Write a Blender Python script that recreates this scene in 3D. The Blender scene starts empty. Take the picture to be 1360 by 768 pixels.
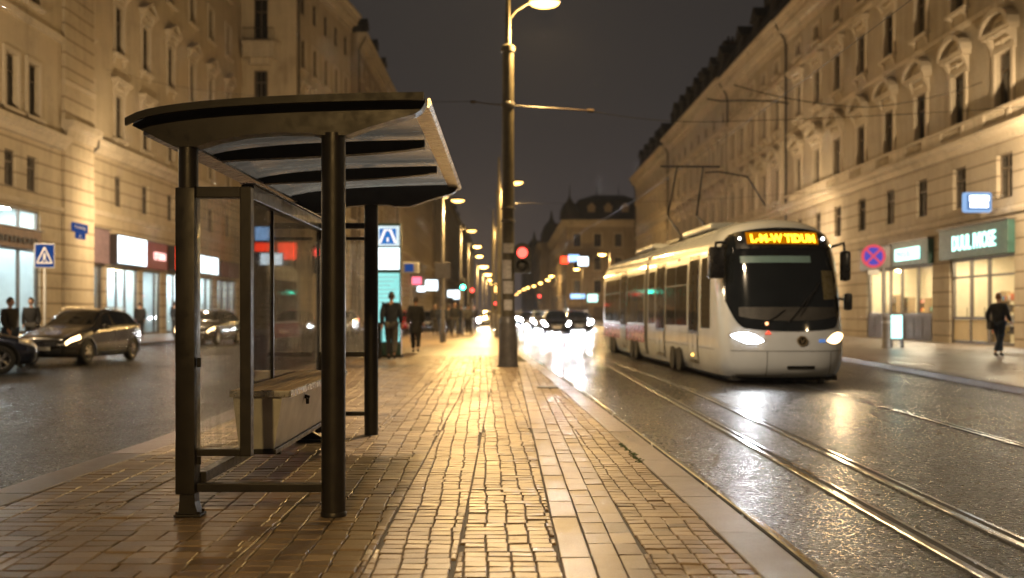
import bpy, bmesh, math, random
from mathutils import Vector, Matrix
random.seed(7)
sc = bpy.context.scene
COL = sc.collection
R = math.radians
PI = math.pi

# ------------------------------------------------------------------ materials
def nt(name):
    m = bpy.data.materials.new(name); m.use_nodes = True
    t = m.node_tree; t.nodes.clear()
    return m, t
def N(t, kind, **kw):
    n = t.nodes.new(kind)
    for k, v in kw.items():
        if hasattr(n, k): setattr(n, k, v)
    return n
def inp(n, **kw):
    for k, v in kw.items():
        n.inputs[k.replace('_', ' ')].default_value = v
def c4(c): return (c[0], c[1], c[2], 1)
def ramp(t, fac, stops):
    r = N(t, 'ShaderNodeValToRGB')
    e = r.color_ramp.elements
    while len(e) < len(stops): e.new(0.5)
    for i, (p, c) in enumerate(stops):
        e[i].position = p; e[i].color = c4(c) if len(c) == 3 else c
    t.links.new(fac, r.inputs[0]); return r
def noise(t, vec, scale, detail=4, rough=.55):
    n = N(t, 'ShaderNodeTexNoise'); inp(n, Scale=scale, Detail=detail, Roughness=rough)
    if vec is not None: t.links.new(vec, n.inputs['Vector'])
    return n
def math_n(t, op, a, b=None, c=None):
    n = N(t, 'ShaderNodeMath', operation=op)
    for i, v in enumerate((a, b, c)):
        if v is None: continue
        if isinstance(v, (int, float)): n.inputs[i].default_value = v
        else: t.links.new(v, n.inputs[i])
    return n.outputs[0]
def mapping(t, src, sx=1, sy=1, sz=1):
    m = N(t, 'ShaderNodeMapping'); m.inputs['Scale'].default_value = (sx, sy, sz)
    t.links.new(src, m.inputs['Vector']); return m.outputs[0]

def pmat(name, col, rough=.5, metal=0, var=.25, scale=6, bump=0, bscale=60, rvar=.12, stretch=(1, 1, 1), coat=0, spec=.5, rnd=0):
    """general weathered surface: colour, roughness and bump all broken up by noise"""
    m, t = nt(name)
    out = N(t, 'ShaderNodeOutputMaterial'); p = N(t, 'ShaderNodeBsdfPrincipled')
    t.links.new(p.outputs[0], out.inputs[0])
    tc = N(t, 'ShaderNodeTexCoord'); v = mapping(t, tc.outputs['Object'], *stretch)
    n = noise(t, v, scale, 6, .6)
    lo = [max(0, x * (1 - var)) for x in col]; hi = [min(1, x * (1 + var)) for x in col]
    r = ramp(t, n.outputs[0], [(.3, lo), (.7, hi)])
    cout = r.outputs[0]
    if rnd:
        oi = N(t, 'ShaderNodeObjectInfo')
        hs = N(t, 'ShaderNodeHueSaturation')
        t.links.new(cout, hs.inputs['Color'])
        t.links.new(math_n(t, 'MULTIPLY_ADD', oi.outputs['Random'], rnd, 1 - rnd / 2), hs.inputs['Value'])
        cout = hs.outputs[0]
    t.links.new(cout, p.inputs['Base Color'])
    n2 = noise(t, v, scale * 3.1, 5, .6)
    rr = N(t, 'ShaderNodeMapRange'); inp(rr, To_Min=max(.02, rough - rvar), To_Max=min(1, rough + rvar))
    rr.inputs[1].default_value = .3; rr.inputs[2].default_value = .7
    t.links.new(n2.outputs[0], rr.inputs[0]); t.links.new(rr.outputs[0], p.inputs['Roughness'])
    p.inputs['Metallic'].default_value = metal
    p.inputs['Specular IOR Level'].default_value = spec
    if coat: p.inputs['Coat Weight'].default_value = coat; p.inputs['Coat Roughness'].default_value = .05
    if bump:
        b = N(t, 'ShaderNodeBump'); inp(b, Strength=bump, Distance=.01)
        nb = noise(t, tc.outputs['Object'], bscale, 3, .6)
        t.links.new(nb.outputs[0], b.inputs['Height']); t.links.new(b.outputs[0], p.inputs['Normal'])
    return m

def emat(name, col, strength, vary=0, scale=3, sample=True):
    m, t = nt(name)
    out = N(t, 'ShaderNodeOutputMaterial'); e = N(t, 'ShaderNodeEmission')
    e.inputs[0].default_value = c4(col)
    if vary:
        tc = N(t, 'ShaderNodeTexCoord'); n = noise(t, tc.outputs['Object'], scale, 3)
        t.links.new(math_n(t, 'MULTIPLY', strength, math_n(t, 'MULTIPLY_ADD', n.outputs[0], vary * 2, 1 - vary)), e.inputs[1])
    else: e.inputs[1].default_value = strength
    t.links.new(e.outputs[0], out.inputs[0])
    if not sample: m.cycles.emission_sampling = 'NONE'
    return m

def glassmat(name, tint=(.9, .95, .95), refl=.09, dirt=0.0, streak=False):
    m, t = nt(name)
    out = N(t, 'ShaderNodeOutputMaterial')
    tr = N(t, 'ShaderNodeBsdfTransparent'); tr.inputs[0].default_value = c4(tint)
    gl = N(t, 'ShaderNodeBsdfGlossy'); gl.inputs['Roughness'].default_value = .03
    fr = N(t, 'ShaderNodeFresnel'); fr.inputs[0].default_value = 1.5
    mx = N(t, 'ShaderNodeMixShader')
    t.links.new(math_n(t, 'MULTIPLY_ADD', fr.outputs[0], .8, refl * .3), mx.inputs[0])
    t.links.new(tr.outputs[0], mx.inputs[1]); t.links.new(gl.outputs[0], mx.inputs[2])
    last = mx.outputs[0]
    if dirt:
        tc = N(t, 'ShaderNodeTexCoord')
        v = mapping(t, tc.outputs['Object'], 34, 34, 2.2)
        n1 = noise(t, v, 1, 6, .65)
        v2 = mapping(t, tc.outputs['Object'], 150, 150, 110)
        n2 = noise(t, v2, 1, 2, .5)
        n3 = noise(t, tc.outputs['Object'], 2.5, 3)
        a = ramp(t, n1.outputs[0], [(.42, (0, 0, 0)), (.75, (1, 1, 1))])
        b = ramp(t, n2.outputs[0], [(.60, (0, 0, 0)), (.70, (1, 1, 1))])
        s = math_n(t, 'ADD', math_n(t, 'MULTIPLY', a.outputs[0], .55), math_n(t, 'MULTIPLY', b.outputs[0], .75))
        s = math_n(t, 'MULTIPLY', s, math_n(t, 'MULTIPLY_ADD', n3.outputs[0], 1.2, .1))
        s = math_n(t, 'MINIMUM', math_n(t, 'MULTIPLY_ADD', s, dirt, .03), .72)
        df = N(t, 'ShaderNodeBsdfDiffuse'); df.inputs[0].default_value = (.75, .73, .70, 1)
        tl = N(t, 'ShaderNodeBsdfTranslucent'); tl.inputs[0].default_value = (.85, .84, .82, 1)
        ad = N(t, 'ShaderNodeMixShader'); ad.inputs[0].default_value = .5
        t.links.new(df.outputs[0], ad.inputs[1]); t.links.new(tl.outputs[0], ad.inputs[2])
        m2 = N(t, 'ShaderNodeMixShader'); t.links.new(s, m2.inputs[0])
        t.links.new(last, m2.inputs[1]); t.links.new(ad.outputs[0], m2.inputs[2]); last = m2.outputs[0]
    t.links.new(last, out.inputs[0])
    return m

def plaster(name, col, rust=0.0, z_rust=8.3, course=.56, stain=.35):
    """painted render with rain stains; grooved courses below z_rust (object space z)"""
    m, t = nt(name)
    out = N(t, 'ShaderNodeOutputMaterial'); p = N(t, 'ShaderNodeBsdfPrincipled')
    t.links.new(p.outputs[0], out.inputs[0])
    tc = N(t, 'ShaderNodeTexCoord'); v = tc.outputs['Object']
    n1 = noise(t, v, .45, 6, .65)
    n2 = noise(t, mapping(t, v, 2.2, 2.2, .22), 1, 5, .65)
    n3 = noise(t, v, 9, 4, .6)
    f = math_n(t, 'ADD', math_n(t, 'MULTIPLY', n1.outputs[0], .45), math_n(t, 'ADD', math_n(t, 'MULTIPLY', n2.outputs[0], .35), math_n(t, 'MULTIPLY', n3.outputs[0], .2)))
    lo = [x * (1 - stain) for x in col]; hi = [min(.8, x * (1 + stain * .45)) for x in col]
    r = ramp(t, f, [(.36, lo), (.5, col), (.66, hi)])
    cout = r.outputs[0]
    b = N(t, 'ShaderNodeBump'); inp(b, Strength=.35, Distance=.02)
    hgt = math_n(t, 'MULTIPLY', noise(t, v, 30, 3).outputs[0], .25)
    if rust:
        sp = N(t, 'ShaderNodeSeparateXYZ'); t.links.new(v, sp.inputs[0])
        fr = math_n(t, 'FRACT', math_n(t, 'DIVIDE', sp.outputs[2], course))
        g = math_n(t, 'LESS_THAN', math_n(t, 'ABSOLUTE', math_n(t, 'SUBTRACT', fr, .5)), .055)
        g = math_n(t, 'MULTIPLY', g, math_n(t, 'LESS_THAN', sp.outputs[2], z_rust))
        mx = N(t, 'ShaderNodeMixRGB', blend_type='MULTIPLY'); mx.inputs[2].default_value = (.38, .34, .3, 1)
        t.links.new(math_n(t, 'MULTIPLY', g, rust), mx.inputs[0]); t.links.new(cout, mx.inputs[1]); cout = mx.outputs[0]
        hgt = math_n(t, 'SUBTRACT', hgt, math_n(t, 'MULTIPLY', g, 2.5))
    t.links.new(cout, p.inputs['Base Color']); p.inputs['Roughness'].default_value = .85
    t.links.new(hgt, b.inputs['Height']); t.links.new(b.outputs[0], p.inputs['Normal'])
    return m

M = {}
M['metal_dark'] = pmat('dark_metal_paint', (.027, .025, .024), .40, .35, .25, 5, .12, 220, .12)
M['metal_black'] = pmat('black_metal', (.014, .013, .012), .45, .3, .3, 5, .1, 200)
M['roof_under'] = pmat('brushed_sheet', (.80, .76, .72), .24, .92, .15, 1.6, .25, 3, .1, (.5, 3, 1))
M['roof_top'] = pmat('roof_sheet_top', (.05, .045, .04), .4, .5, .3, 3)
def translucent_roof():
    m, t = nt('frosted_roof_sheet'); o_ = N(t, 'ShaderNodeOutputMaterial')
    tl = N(t, 'ShaderNodeBsdfTranslucent'); df = N(t, 'ShaderNodeBsdfDiffuse'); gl = N(t, 'ShaderNodeBsdfGlossy')
    tc = N(t, 'ShaderNodeTexCoord'); v = mapping(t, tc.outputs['Object'], .6, 3, 1); n1 = noise(t, v, 2.2, 6, .65); n2 = noise(t, tc.outputs['Object'], 14, 4)
    r = ramp(t, math_n(t, 'ADD', math_n(t, 'MULTIPLY', n1.outputs[0], .75), math_n(t, 'MULTIPLY', n2.outputs[0], .25)), [(.35, (.09, .11, .15)), (.65, (.24, .29, .38))])
    t.links.new(r.outputs[0], tl.inputs[0]); t.links.new(r.outputs[0], df.inputs[0]); gl.inputs[0].default_value = (.8, .78, .75, 1)
    t.links.new(math_n(t, 'MULTIPLY_ADD', n1.outputs[0], .3, .08), gl.inputs['Roughness'])
    b = N(t, 'ShaderNodeBump'); inp(b, Strength=.35, Distance=.02); t.links.new(n1.outputs[0], b.inputs['Height']); t.links.new(b.outputs[0], gl.inputs['Normal'])
    a = N(t, 'ShaderNodeMixShader'); a.inputs[0].default_value = .35; t.links.new(tl.outputs[0], a.inputs[1]); t.links.new(df.outputs[0], a.inputs[2])
    c = N(t, 'ShaderNodeMixShader'); c.inputs[0].default_value = .5; t.links.new(a.outputs[0], c.inputs[1]); t.links.new(gl.outputs[0], c.inputs[2])
    t.links.new(c.outputs[0], o_.inputs[0]); return m
M['roof_sheet'] = translucent_roof()
M['roof_edge'] = pmat('brushed_edge', (.45, .43, .41), .3, .9, .3, 3, .1, 60, .1, (1, 8, 1))
M['bench_wood'] = pmat('bench_slat_wood', (.50, .37, .24), .45, 0, .35, 5, .25, 80, .12, (9, 1, 9))
M['bench_box'] = pmat('bench_box_sheet', (.60, .60, .57), .45, .25, .18, 3, .08, 120)
M['steel'] = pmat('bare_steel', (.5, .49, .47), .28, .95, .25, 5, .1, 80)
M['shelter_glass'] = glassmat('rain_streaked_glass', (.97, .98, .98), .1, .5)
M['shop_glass'] = glassmat('shop_glass', (.93, .96, .96), .1)
M['pane'] = pmat('dark_window_pane', (.012, .013, .015), .12, 0, .5, 1.5, .05, 1.2, .06, rnd=1.6)
def pane_mat():
    m, t = nt('window_pane_glass'); o_ = N(t, 'ShaderNodeOutputMaterial'); p = N(t, 'ShaderNodeBsdfPrincipled'); t.links.new(p.outputs[0], o_.inputs[0])
    tc = N(t, 'ShaderNodeTexCoord'); sp_ = N(t, 'ShaderNodeSeparateXYZ'); t.links.new(tc.outputs['Object'], sp_.inputs[0]); oi = N(t, 'ShaderNodeObjectInfo')
    fold = noise(t, mapping(t, tc.outputs['Object'], 14, 1, .6), 1, 3)
    edge = math_n(t, 'GREATER_THAN', math_n(t, 'ADD', math_n(t, 'ABSOLUTE', sp_.outputs[0]), math_n(t, 'MULTIPLY', fold.outputs[0], .12)), math_n(t, 'MULTIPLY_ADD', oi.outputs['Random'], .9, .12))
    c = ramp(t, fold.outputs[0], [(.3, (.03, .027, .023)), (.7, (.11, .10, .085))])
    mx = N(t, 'ShaderNodeMixRGB'); mx.inputs[1].default_value = (.008, .009, .011, 1); t.links.new(c.outputs[0], mx.inputs[2]); t.links.new(edge, mx.inputs[0])
    t.links.new(mx.outputs[0], p.inputs['Base Color']); p.inputs['Roughness'].default_value = .1
    n1 = noise(t, tc.outputs['Object'], 1.1, 2); b = N(t, 'ShaderNodeBump'); inp(b, Strength=.08, Distance=.05); t.links.new(n1.outputs[0], b.inputs['Height']); t.links.new(b.outputs[0], p.inputs['Normal'])
    return m
M['pane'] = pane_mat()
M['frame_win'] = pmat('window_frame_paint', (.10, .075, .05), .5, 0, .3, 6)
M['mast'] = pmat('mast_paint', (.12, .11, .10), .42, .2, .35, 4, .2, 40)
M['mast_warm'] = pmat('mast_paint_upper', (.10, .085, .055), .5, .2, .3, 4, .1, 60)
M['paper'] = pmat('paper_sticker', (.55, .52, .48), .7, 0, .35, 20)
M['lens_amber'] = emat('sodium_lens', (1, .56, .14), 8, 0, 3, False)
M['lamp_shell'] = pmat('lamp_housing_paint', (.02, .018, .015), .5, 0, .3, 4)
M['lens_far'] = emat('sodium_lens_far', (1, .56, .14), 26, 0, 3, False)
M['black_plastic'] = pmat('black_plastic', (.012, .012, .013), .38, 0, .3, 8)
M['rubber'] = pmat('tyre_rubber', (.018, .018, .018), .75, 0, .3, 12, .2, 60)
M['alloy'] = pmat('alloy_rim', (.45, .45, .47), .3, .85, .2, 6)
M['red_lens'] = emat('red_signal_lens', (1, .07, .05), 5, 0, 3, False)
M['green_lens'] = emat('green_signal_lens', (.05, .95, .6), 30, 0, 3, False)
M['tail_lit'] = emat('tail_lamp_lit', (1, .03, .03), 16, 0, 3, False)
M['tail_off'] = pmat('tail_lamp_plastic', (.3, .012, .012), .2, 0, .2, 8)
M['head_lit'] = emat('headlamp_lit', (.95, .97, 1), 24, 0, 3, False)
M['head_warm'] = emat('headlamp_warm', (1, .66, .32), 7, 0, 3, False)
M['head_far'] = emat('headlamp_far', (.92, .96, 1), 900, 0, 3, False)
M['led'] = emat('amber_led', (1, .50, .02), 7, .12, 60, False)
M['led_dim'] = emat('amber_led_background', (1, .30, .0), .55, .3, 60, False)
M['white_plate'] = pmat('number_plate_white', (.6, .6, .58), .4, 0, .1, 20)
M['gold'] = pmat('badge_metal', (.5, .40, .22), .3, .9, .2, 30)
M['tram_white'] = pmat('tram_white_paint', (.50, .54, .60), .22, 0, .07, 1.2, 0, 1, .06, coat=.6)
M['band_red'] = pmat('band_red_paint', (.42, .06, .05), .25, 0, .1, 2, 0, 1, .06, coat=.6)
M['tram_glass'] = pmat('tram_dark_glass', (.010, .012, .014), .07, 0, .4, 1.0, 0, 1, .03, spec=.8)
M['cab_dark'] = pmat('cab_black_trim', (.010, .010, .011), .3, 0, .3, 3)
M['shade_teal'] = pmat('sunblind_teal', (.14, .24, .24), .5, 0, .15, 4)
M['seam'] = pmat('panel_seam', (.05, .045, .04), .6, 0, .2, 10)
M['undergear'] = pmat('undergear_grime', (.015, .014, .013), .8, 0, .4, 8)
M['wire'] = pmat('overhead_cable', (.03, .028, .025), .5, .5, .2, 10)
M['insulator'] = pmat('insulator', (.07, .05, .035), .4, 0, .2, 10)
M['skin'] = pmat('skin', (.42, .25, .17), .5, 0, .12, 20)
M['hair_dark'] = pmat('dark_hair', (.02, .014, .01), .6, 0, .4, 60)
M['hair_red'] = pmat('auburn_hair', (.16, .075, .035), .6, 0, .4, 60)
M['cloth_black'] = pmat('black_cloth', (.012, .012, .014), .85, 0, .4, 14, .3, 60)
M['cloth_navy'] = pmat('navy_cloth', (.012, .016, .028), .85, 0, .4, 14, .3, 60)
M['cloth_grey'] = pmat('grey_cloth', (.05, .048, .046), .85, 0, .4, 14, .3, 60)
M['denim'] = pmat('dark_denim', (.016, .028, .06), .85, 0, .4, 14, .3, 90)
M['cloth_tan'] = pmat('tan_cloth', (.32, .2, .10), .8, 0, .3, 14, .3, 60)
M['shoe'] = pmat('shoe_leather', (.02, .015, .012), .5, 0, .3, 20)
M['slate'] = pmat('roof_slate', (.022, .020, .022), .75, 0, .4, 3, .4, 12)
M['zinc'] = pmat('zinc_pipe', (.055, .048, .038), .55, .3, .3, 5)
M['white_lit'] = emat('white_lightbox', (.80, .93, 1), 3.6, .05, 2)
M['teal_lit'] = emat('teal_lightbox', (.30, .95, .80), 1.7, .2, 3)
M['teal_letter'] = emat('mint_neon_letter', (.55, 1, .88), 2.6, 0)
M['blue_lit'] = emat('blue_lightbox', (.35, .60, 1), 2.4, .15, 4)
M['red_lit'] = emat('red_lightbox', (1, .05, .015), 4.5, .2, 2)
M['pink_lit'] = emat('pink_lightbox', (1, .16, .25), 2.2, .2, 2)
M['warm_letter'] = emat('warm_letter', (1, .8, .6), 4, 0)
M['pink_letter'] = emat('pink_letter', (1, .55, .5), 2.2, 0)
M['blue_sign'] = emat('blue_sheet_glow', (.03, .10, .38), .55, .1, 6)  # sign sheet glows by emission to imitate returned lamp light
M['white_paint'] = pmat('white_sign_paint', (.42, .42, .42), .4, 0, .08, 8)
M['red_paint'] = pmat('red_sign_paint', (.55, .04, .04), .4, 0, .1, 8)
M['grey_paint'] = pmat('grey_sign_back', (.18, .17, .17), .5, .2, .2, 6)
M['sign_brown'] = pmat('brown_sign_board', (.20, .12, .075), .6, 0, .2, 3)
M['sign_purple'] = pmat('mauve_sign_board', (.17, .11, .12), .6, 0, .2, 3)
M['sign_red'] = pmat('dark_red_sign_board', (.22, .035, .035), .55, 0, .2, 3)
M['sign_green'] = pmat('dark_green_sign_board', (.018, .065, .055), .5, 0, .25, 3)
M['letter_dark'] = pmat('dark_lettering', (.03, .02, .02), .6)
M['shop_frame'] = pmat('shopfront_frame', (.09, .075, .062), .45, .2, .25, 5)
M['stall_wood'] = pmat('stall_riser', (.06, .048, .042), .55, 0, .4, 3, .2, 20, .1, (1, 1, .3))
M['shop_wall_warm'] = pmat('shop_inner_cream', (.66, .56, .38), .8, 0, .12, 1)
M['shop_wall_cool'] = pmat('shop_inner_white', (.66, .74, .74), .8, 0, .12, 1)
M['shop_light_warm'] = emat('shop_ceiling_light_warm', (1, .84, .58), 130)
M['shop_light_cool'] = emat('shop_ceiling_light_cool', (.84, .96, 1), 150)
M['brick_kerb'] = None

def attr_mat(name, attr, rough=.5, emit=0):
    m, t = nt(name)
    out = N(t, 'ShaderNodeOutputMaterial'); p = N(t, 'ShaderNodeBsdfPrincipled')
    a = N(t, 'ShaderNodeAttribute', attribute_name=attr)
    t.links.new(a.outputs['Color'], p.inputs['Base Color']); p.inputs['Roughness'].default_value = rough
    if emit:
        t.links.new(a.outputs['Color'], p.inputs['Emission Color']); p.inputs['Emission Strength'].default_value = emit
    t.links.new(p.outputs[0], out.inputs[0]); return m
M['goods'] = attr_mat('shop_goods', 'Col', .5, .1)  # goods get a little emission to show up, though no lamps

def paver_mat(name, base, warm, wet_lo=.20, wet_hi=.46, bump=.35):
    """wet concrete block: per-block tone from a colour attribute, damp patches change roughness"""
    m, t = nt(name)
    out = N(t, 'ShaderNodeOutputMaterial'); p = N(t, 'ShaderNodeBsdfPrincipled')
    t.links.new(p.outputs[0], out.inputs[0])
    a = N(t, 'ShaderNodeAttribute', attribute_name='Col')
    tc = N(t, 'ShaderNodeTexCoord'); v = tc.outputs['Object']
    big = noise(t, v, .55, 4, .6); mid = noise(t, v, 5, 5, .65); fine = noise(t, v, 150, 2, .7)
    tone = math_n(t, 'ADD', math_n(t, 'MULTIPLY', a.outputs['Fac'], .48), math_n(t, 'ADD', math_n(t, 'MULTIPLY', mid.outputs[0], .22), math_n(t, 'MULTIPLY', math_n(t, 'MULTIPLY_ADD', math_n(t, 'SUBTRACT', fine.outputs[0], .5), 2.2, .5), .30)))
    r = ramp(t, tone, [(.25, [x * .45 for x in base]), (.5, base), (.8, warm)])
    mx = N(t, 'ShaderNodeMixRGB', blend_type='MULTIPLY'); mx.inputs[2].default_value = (.46, .43, .41, 1)
    wet = ramp(t, big.outputs[0], [(.30, (0, 0, 0)), (.70, (1, 1, 1))])
    t.links.new(math_n(t, 'MULTIPLY', wet.outputs[0], .6), mx.inputs[0]); t.links.new(r.outputs[0], mx.inputs[1])
    t.links.new(mx.outputs[0], p.inputs['Base Color'])
    rr = math_n(t, 'SUBTRACT', wet_hi, math_n(t, 'MULTIPLY', wet.outputs[0], wet_hi - wet_lo - .1))
    rr = math_n(t, 'ADD', rr, math_n(t, 'MULTIPLY', math_n(t, 'SUBTRACT', mid.outputs[0], .5), .35))
    t.links.new(math_n(t, 'MAXIMUM', rr, .08), p.inputs['Roughness'])
    b = N(t, 'ShaderNodeBump'); inp(b, Strength=bump, Distance=.004)
    t.links.new(math_n(t, 'ADD', fine.outputs[0], math_n(t, 'MULTIPLY', mid.outputs[0], 1.0)), b.inputs['Height']); t.links.new(b.outputs[0], p.inputs['Normal'])
    p.inputs['Specular IOR Level'].default_value = .4
    return m
M['paver'] = paver_mat('wet_block_paving', (.30, .225, .155), (.46, .36, .255))
M['slab'] = paver_mat('wet_granite_slab', (.22, .165, .13), (.36, .28, .23), .24, .48)
M['kerb'] = paver_mat('wet_granite_kerb', (.15, .12, .115), (.32, .26, .25), .2, .42, 1.0)
M['sand'] = pmat('joint_sand', (.035, .026, .018), .8, 0, .4, 30)

def asphalt(name, col=(.013, .0115, .0105)):
    m, t = nt(name)
    out = N(t, 'ShaderNodeOutputMaterial'); p = N(t, 'ShaderNodeBsdfPrincipled')
    t.links.new(p.outputs[0], out.inputs[0])
    tc = N(t, 'ShaderNodeTexCoord'); v = tc.outputs['Object']
    big = noise(t, mapping(t, v, .35, .12, 1), 1, 5, .6); mid = noise(t, v, 3, 4, .6)
    vo = N(t, 'ShaderNodeTexVoronoi'); inp(vo, Scale=40); t.links.new(v, vo.inputs['Vector'])
    fine = noise(t, v, 160, 2, .6)
    cs = N(t, 'ShaderNodeSeparateColor'); t.links.new(vo.outputs['Color'], cs.inputs[0])
    r = ramp(t, math_n(t, 'ADD', math_n(t, 'MULTIPLY', mid.outputs[0], .3), math_n(t, 'ADD', math_n(t, 'MULTIPLY', fine.outputs[0], .2), math_n(t, 'MULTIPLY', cs.outputs[0], .5))), [(.25, [x * .35 for x in col]), (.55, col), (.75, [x * 2.2 for x in col])])
    t.links.new(r.outputs[0], p.inputs['Base Color'])
    wet = ramp(t, big.outputs[0], [(.36, (0, 0, 0)), (.62, (1, 1, 1))])
    rr = math_n(t, 'ADD', math_n(t, 'SUBTRACT', .40, math_n(t, 'MULTIPLY', wet.outputs[0], .18)), math_n(t, 'MULTIPLY', math_n(t, 'SUBTRACT', cs.outputs[1], .5), .25))
    t.links.new(math_n(t, 'ADD', rr, math_n(t, 'MULTIPLY', math_n(t, 'SUBTRACT', mid.outputs[0], .5), .2)), p.inputs['Roughness'])
    b = N(t, 'ShaderNodeBump'); inp(b, Distance=.02)
    t.links.new(math_n(t, 'SUBTRACT', .75, math_n(t, 'MULTIPLY', wet.outputs[0], .3)), b.inputs['Strength'])
    h = math_n(t, 'ADD', math_n(t, 'SUBTRACT', math_n(t, 'MULTIPLY', fine.outputs[0], .4), vo.outputs['Distance']), math_n(t, 'MULTIPLY', cs.outputs[2], .5))
    t.links.new(h, b.inputs['Height']); t.links.new(b.outputs[0], p.inputs['Normal'])
    p.inputs['Specular IOR Level'].default_value = .24
    return m
M['asphalt'] = asphalt('wet_asphalt')
M['pavement_far'] = paver_mat('wet_pavement_slabs', (.26, .22, .19), (.36, .32, .29), .15, .45)
M['rail'] = pmat('worn_rail_steel', (.52, .55, .62), .2, 1, .3, 3, .1, 40, .1, (3, .4, 1))
M['groove'] = pmat('rail_groove', (.008, .007, .006), .8)

# ------------------------------------------------------------------ mesh builder
class MB:
    def __init__(s): s.v = []; s.f = []; s.c = []; s.col = None; s.M = None
    def add(s, vs, fs):
        b = len(s.v)
        for p in vs:
            p = Vector(p)
            s.v.append(s.M @ p if s.M is not None else p)
        for f in fs:
            s.f.append([b + i for i in f]); s.c.append(s.col)
        return s
    def box(s, x0, x1, y0, y1, z0, z1):
        return s.add([(x0, y0, z0), (x1, y0, z0), (x1, y1, z0), (x0, y1, z0), (x0, y0, z1), (x1, y0, z1), (x1, y1, z1), (x0, y1, z1)],
                     [(0, 3, 2, 1), (4, 5, 6, 7), (0, 1, 5, 4), (1, 2, 6, 5), (2, 3, 7, 6), (3, 0, 4, 7)])
    def bbox(s, x0, x1, y0, y1, z0, z1, b=.01):
        """box with chamfered edges"""
        bm = bmesh.new()
        bmesh.ops.create_cube(bm, size=1)
        for v in bm.verts:
            v.co = Vector(((x0 + x1) / 2 + v.co.x * (x1 - x0), (y0 + y1) / 2 + v.co.y * (y1 - y0), (z0 + z1) / 2 + v.co.z * (z1 - z0)))
        bmesh.ops.bevel(bm, geom=bm.edges[:], offset=b, segments=2, affect='EDGES', profile=.6)
        return s.bm(bm)
    def bm(s, bm):
        bm.verts.index_update()
        s.add([v.co.copy() for v in bm.verts], [[v.index for v in f.verts] for f in bm.faces]); bm.free(); return s
    def quad(s, a, b, c, d): return s.add([a, b, c, d], [(0, 1, 2, 3)])
    def cyl(s, p0, p1, r0, r1=None, n=16, cap=True):
        r1 = r0 if r1 is None else r1
        p0, p1 = Vector(p0), Vector(p1); d = (p1 - p0).normalized()
        a = d.orthogonal().normalized(); b = d.cross(a)
        vs = [p + (a * math.cos(2 * PI * i / n) + b * math.sin(2 * PI * i / n)) * r for p, r in ((p0, r0), (p1, r1)) for i in range(n)]
        fs = [(i, (i + 1) % n, n + (i + 1) % n, n + i) for i in range(n)]
        if cap: fs += [tuple(range(n))[::-1], tuple(range(n, 2 * n))]
        return s.add(vs, fs)
    def tube(s, pts, r, n=8):
        pts = [Vector(p) for p in pts]; rs = r if isinstance(r, (list, tuple)) else [r] * len(pts)
        vs, fs = [], []; a = None
        for k, p in enumerate(pts):
            d = (pts[min(k + 1, len(pts) - 1)] - pts[max(k - 1, 0)]).normalized()
            a = d.orthogonal().normalized() if a is None else (a - d * a.dot(d)).normalized()
            b = d.cross(a)
            for i in range(n): vs.append(p + (a * math.cos(2 * PI * i / n) + b * math.sin(2 * PI * i / n)) * rs[k])
        for k in range(len(pts) - 1):
            for i in range(n): fs.append((k * n + i, k * n + (i + 1) % n, (k + 1) * n + (i + 1) % n, (k + 1) * n + i))
        fs += [tuple(range(n))[::-1], tuple(range((len(pts) - 1) * n, len(pts) * n))]
        return s.add(vs, fs)
    def lathe(s, prof, n=20, c=(0, 0, 0)):
        vs, fs = [], []
        for (r, z) in prof:
            for i in range(n): vs.append((c[0] + r * math.cos(2 * PI * i / n), c[1] + r * math.sin(2 * PI * i / n), c[2] + z))
        for k in range(len(prof) - 1):
            for i in range(n): fs.append((k * n + i, k * n + (i + 1) % n, (k + 1) * n + (i + 1) % n, (k + 1) * n + i))
        fs += [tuple(range(n))[::-1], tuple(range((len(prof) - 1) * n, len(prof) * n))]
        return s.add(vs, fs)
    def sphere(s, c, r, n=14, m=9):
        if not isinstance(r, (tuple, list)): r = (r, r, r)
        prof = [(math.sin(PI * k / m), -math.cos(PI * k / m)) for k in range(m + 1)]
        vs = [(c[0] + r[0] * a * math.cos(2 * PI * i / n), c[1] + r[1] * a * math.sin(2 * PI * i / n), c[2] + r[2] * z) for a, z in prof for i in range(n)]
        fs = [(k * n + i, k * n + (i + 1) % n, (k + 1) * n + (i + 1) % n, (k + 1) * n + i) for k in range(m) for i in range(n)]
        return s.add(vs, fs)
    def prism(s, poly, axis, a, b):
        """poly = 2-D outline in the two other axes, extruded from a to b along axis"""
        def P(q, t):
            if axis == 'x': return (t, q[0], q[1])
            if axis == 'y': return (q[0], t, q[1])
            return (q[0], q[1], t)
        n = len(poly)
        return s.add([P(q, a) for q in poly] + [P(q, b) for q in poly],
                     [tuple(range(n)), tuple(range(n, 2 * n))[::-1]] + [(i, n + i, n + (i + 1) % n, (i + 1) % n) for i in range(n)])
    def sweep(s, path, prof, closed=True):
        """path: (x, y) points on plan; prof: (d, z) offsets, d to the right of travel"""
        n = len(prof); vs, fs = [], []
        for k, p in enumerate(path):
            a = Vector(path[max(k - 1, 0)][:2]); b = Vector(path[min(k + 1, len(path) - 1)][:2]); d = (b - a).normalized()
            nx, ny = d.y, -d.x
            for (o, z) in prof: vs.append((p[0] + nx * o, p[1] + ny * o, z))
        for k in range(len(path) - 1):
            for i in range(n if closed else n - 1):
                fs.append((k * n + i, k * n + (i + 1) % n, (k + 1) * n + (i + 1) % n, (k + 1) * n + i))
        fs += [tuple(range(n)), tuple(range((len(path) - 1) * n, len(path) * n))[::-1]]
        return s.add(vs, fs)
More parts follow.
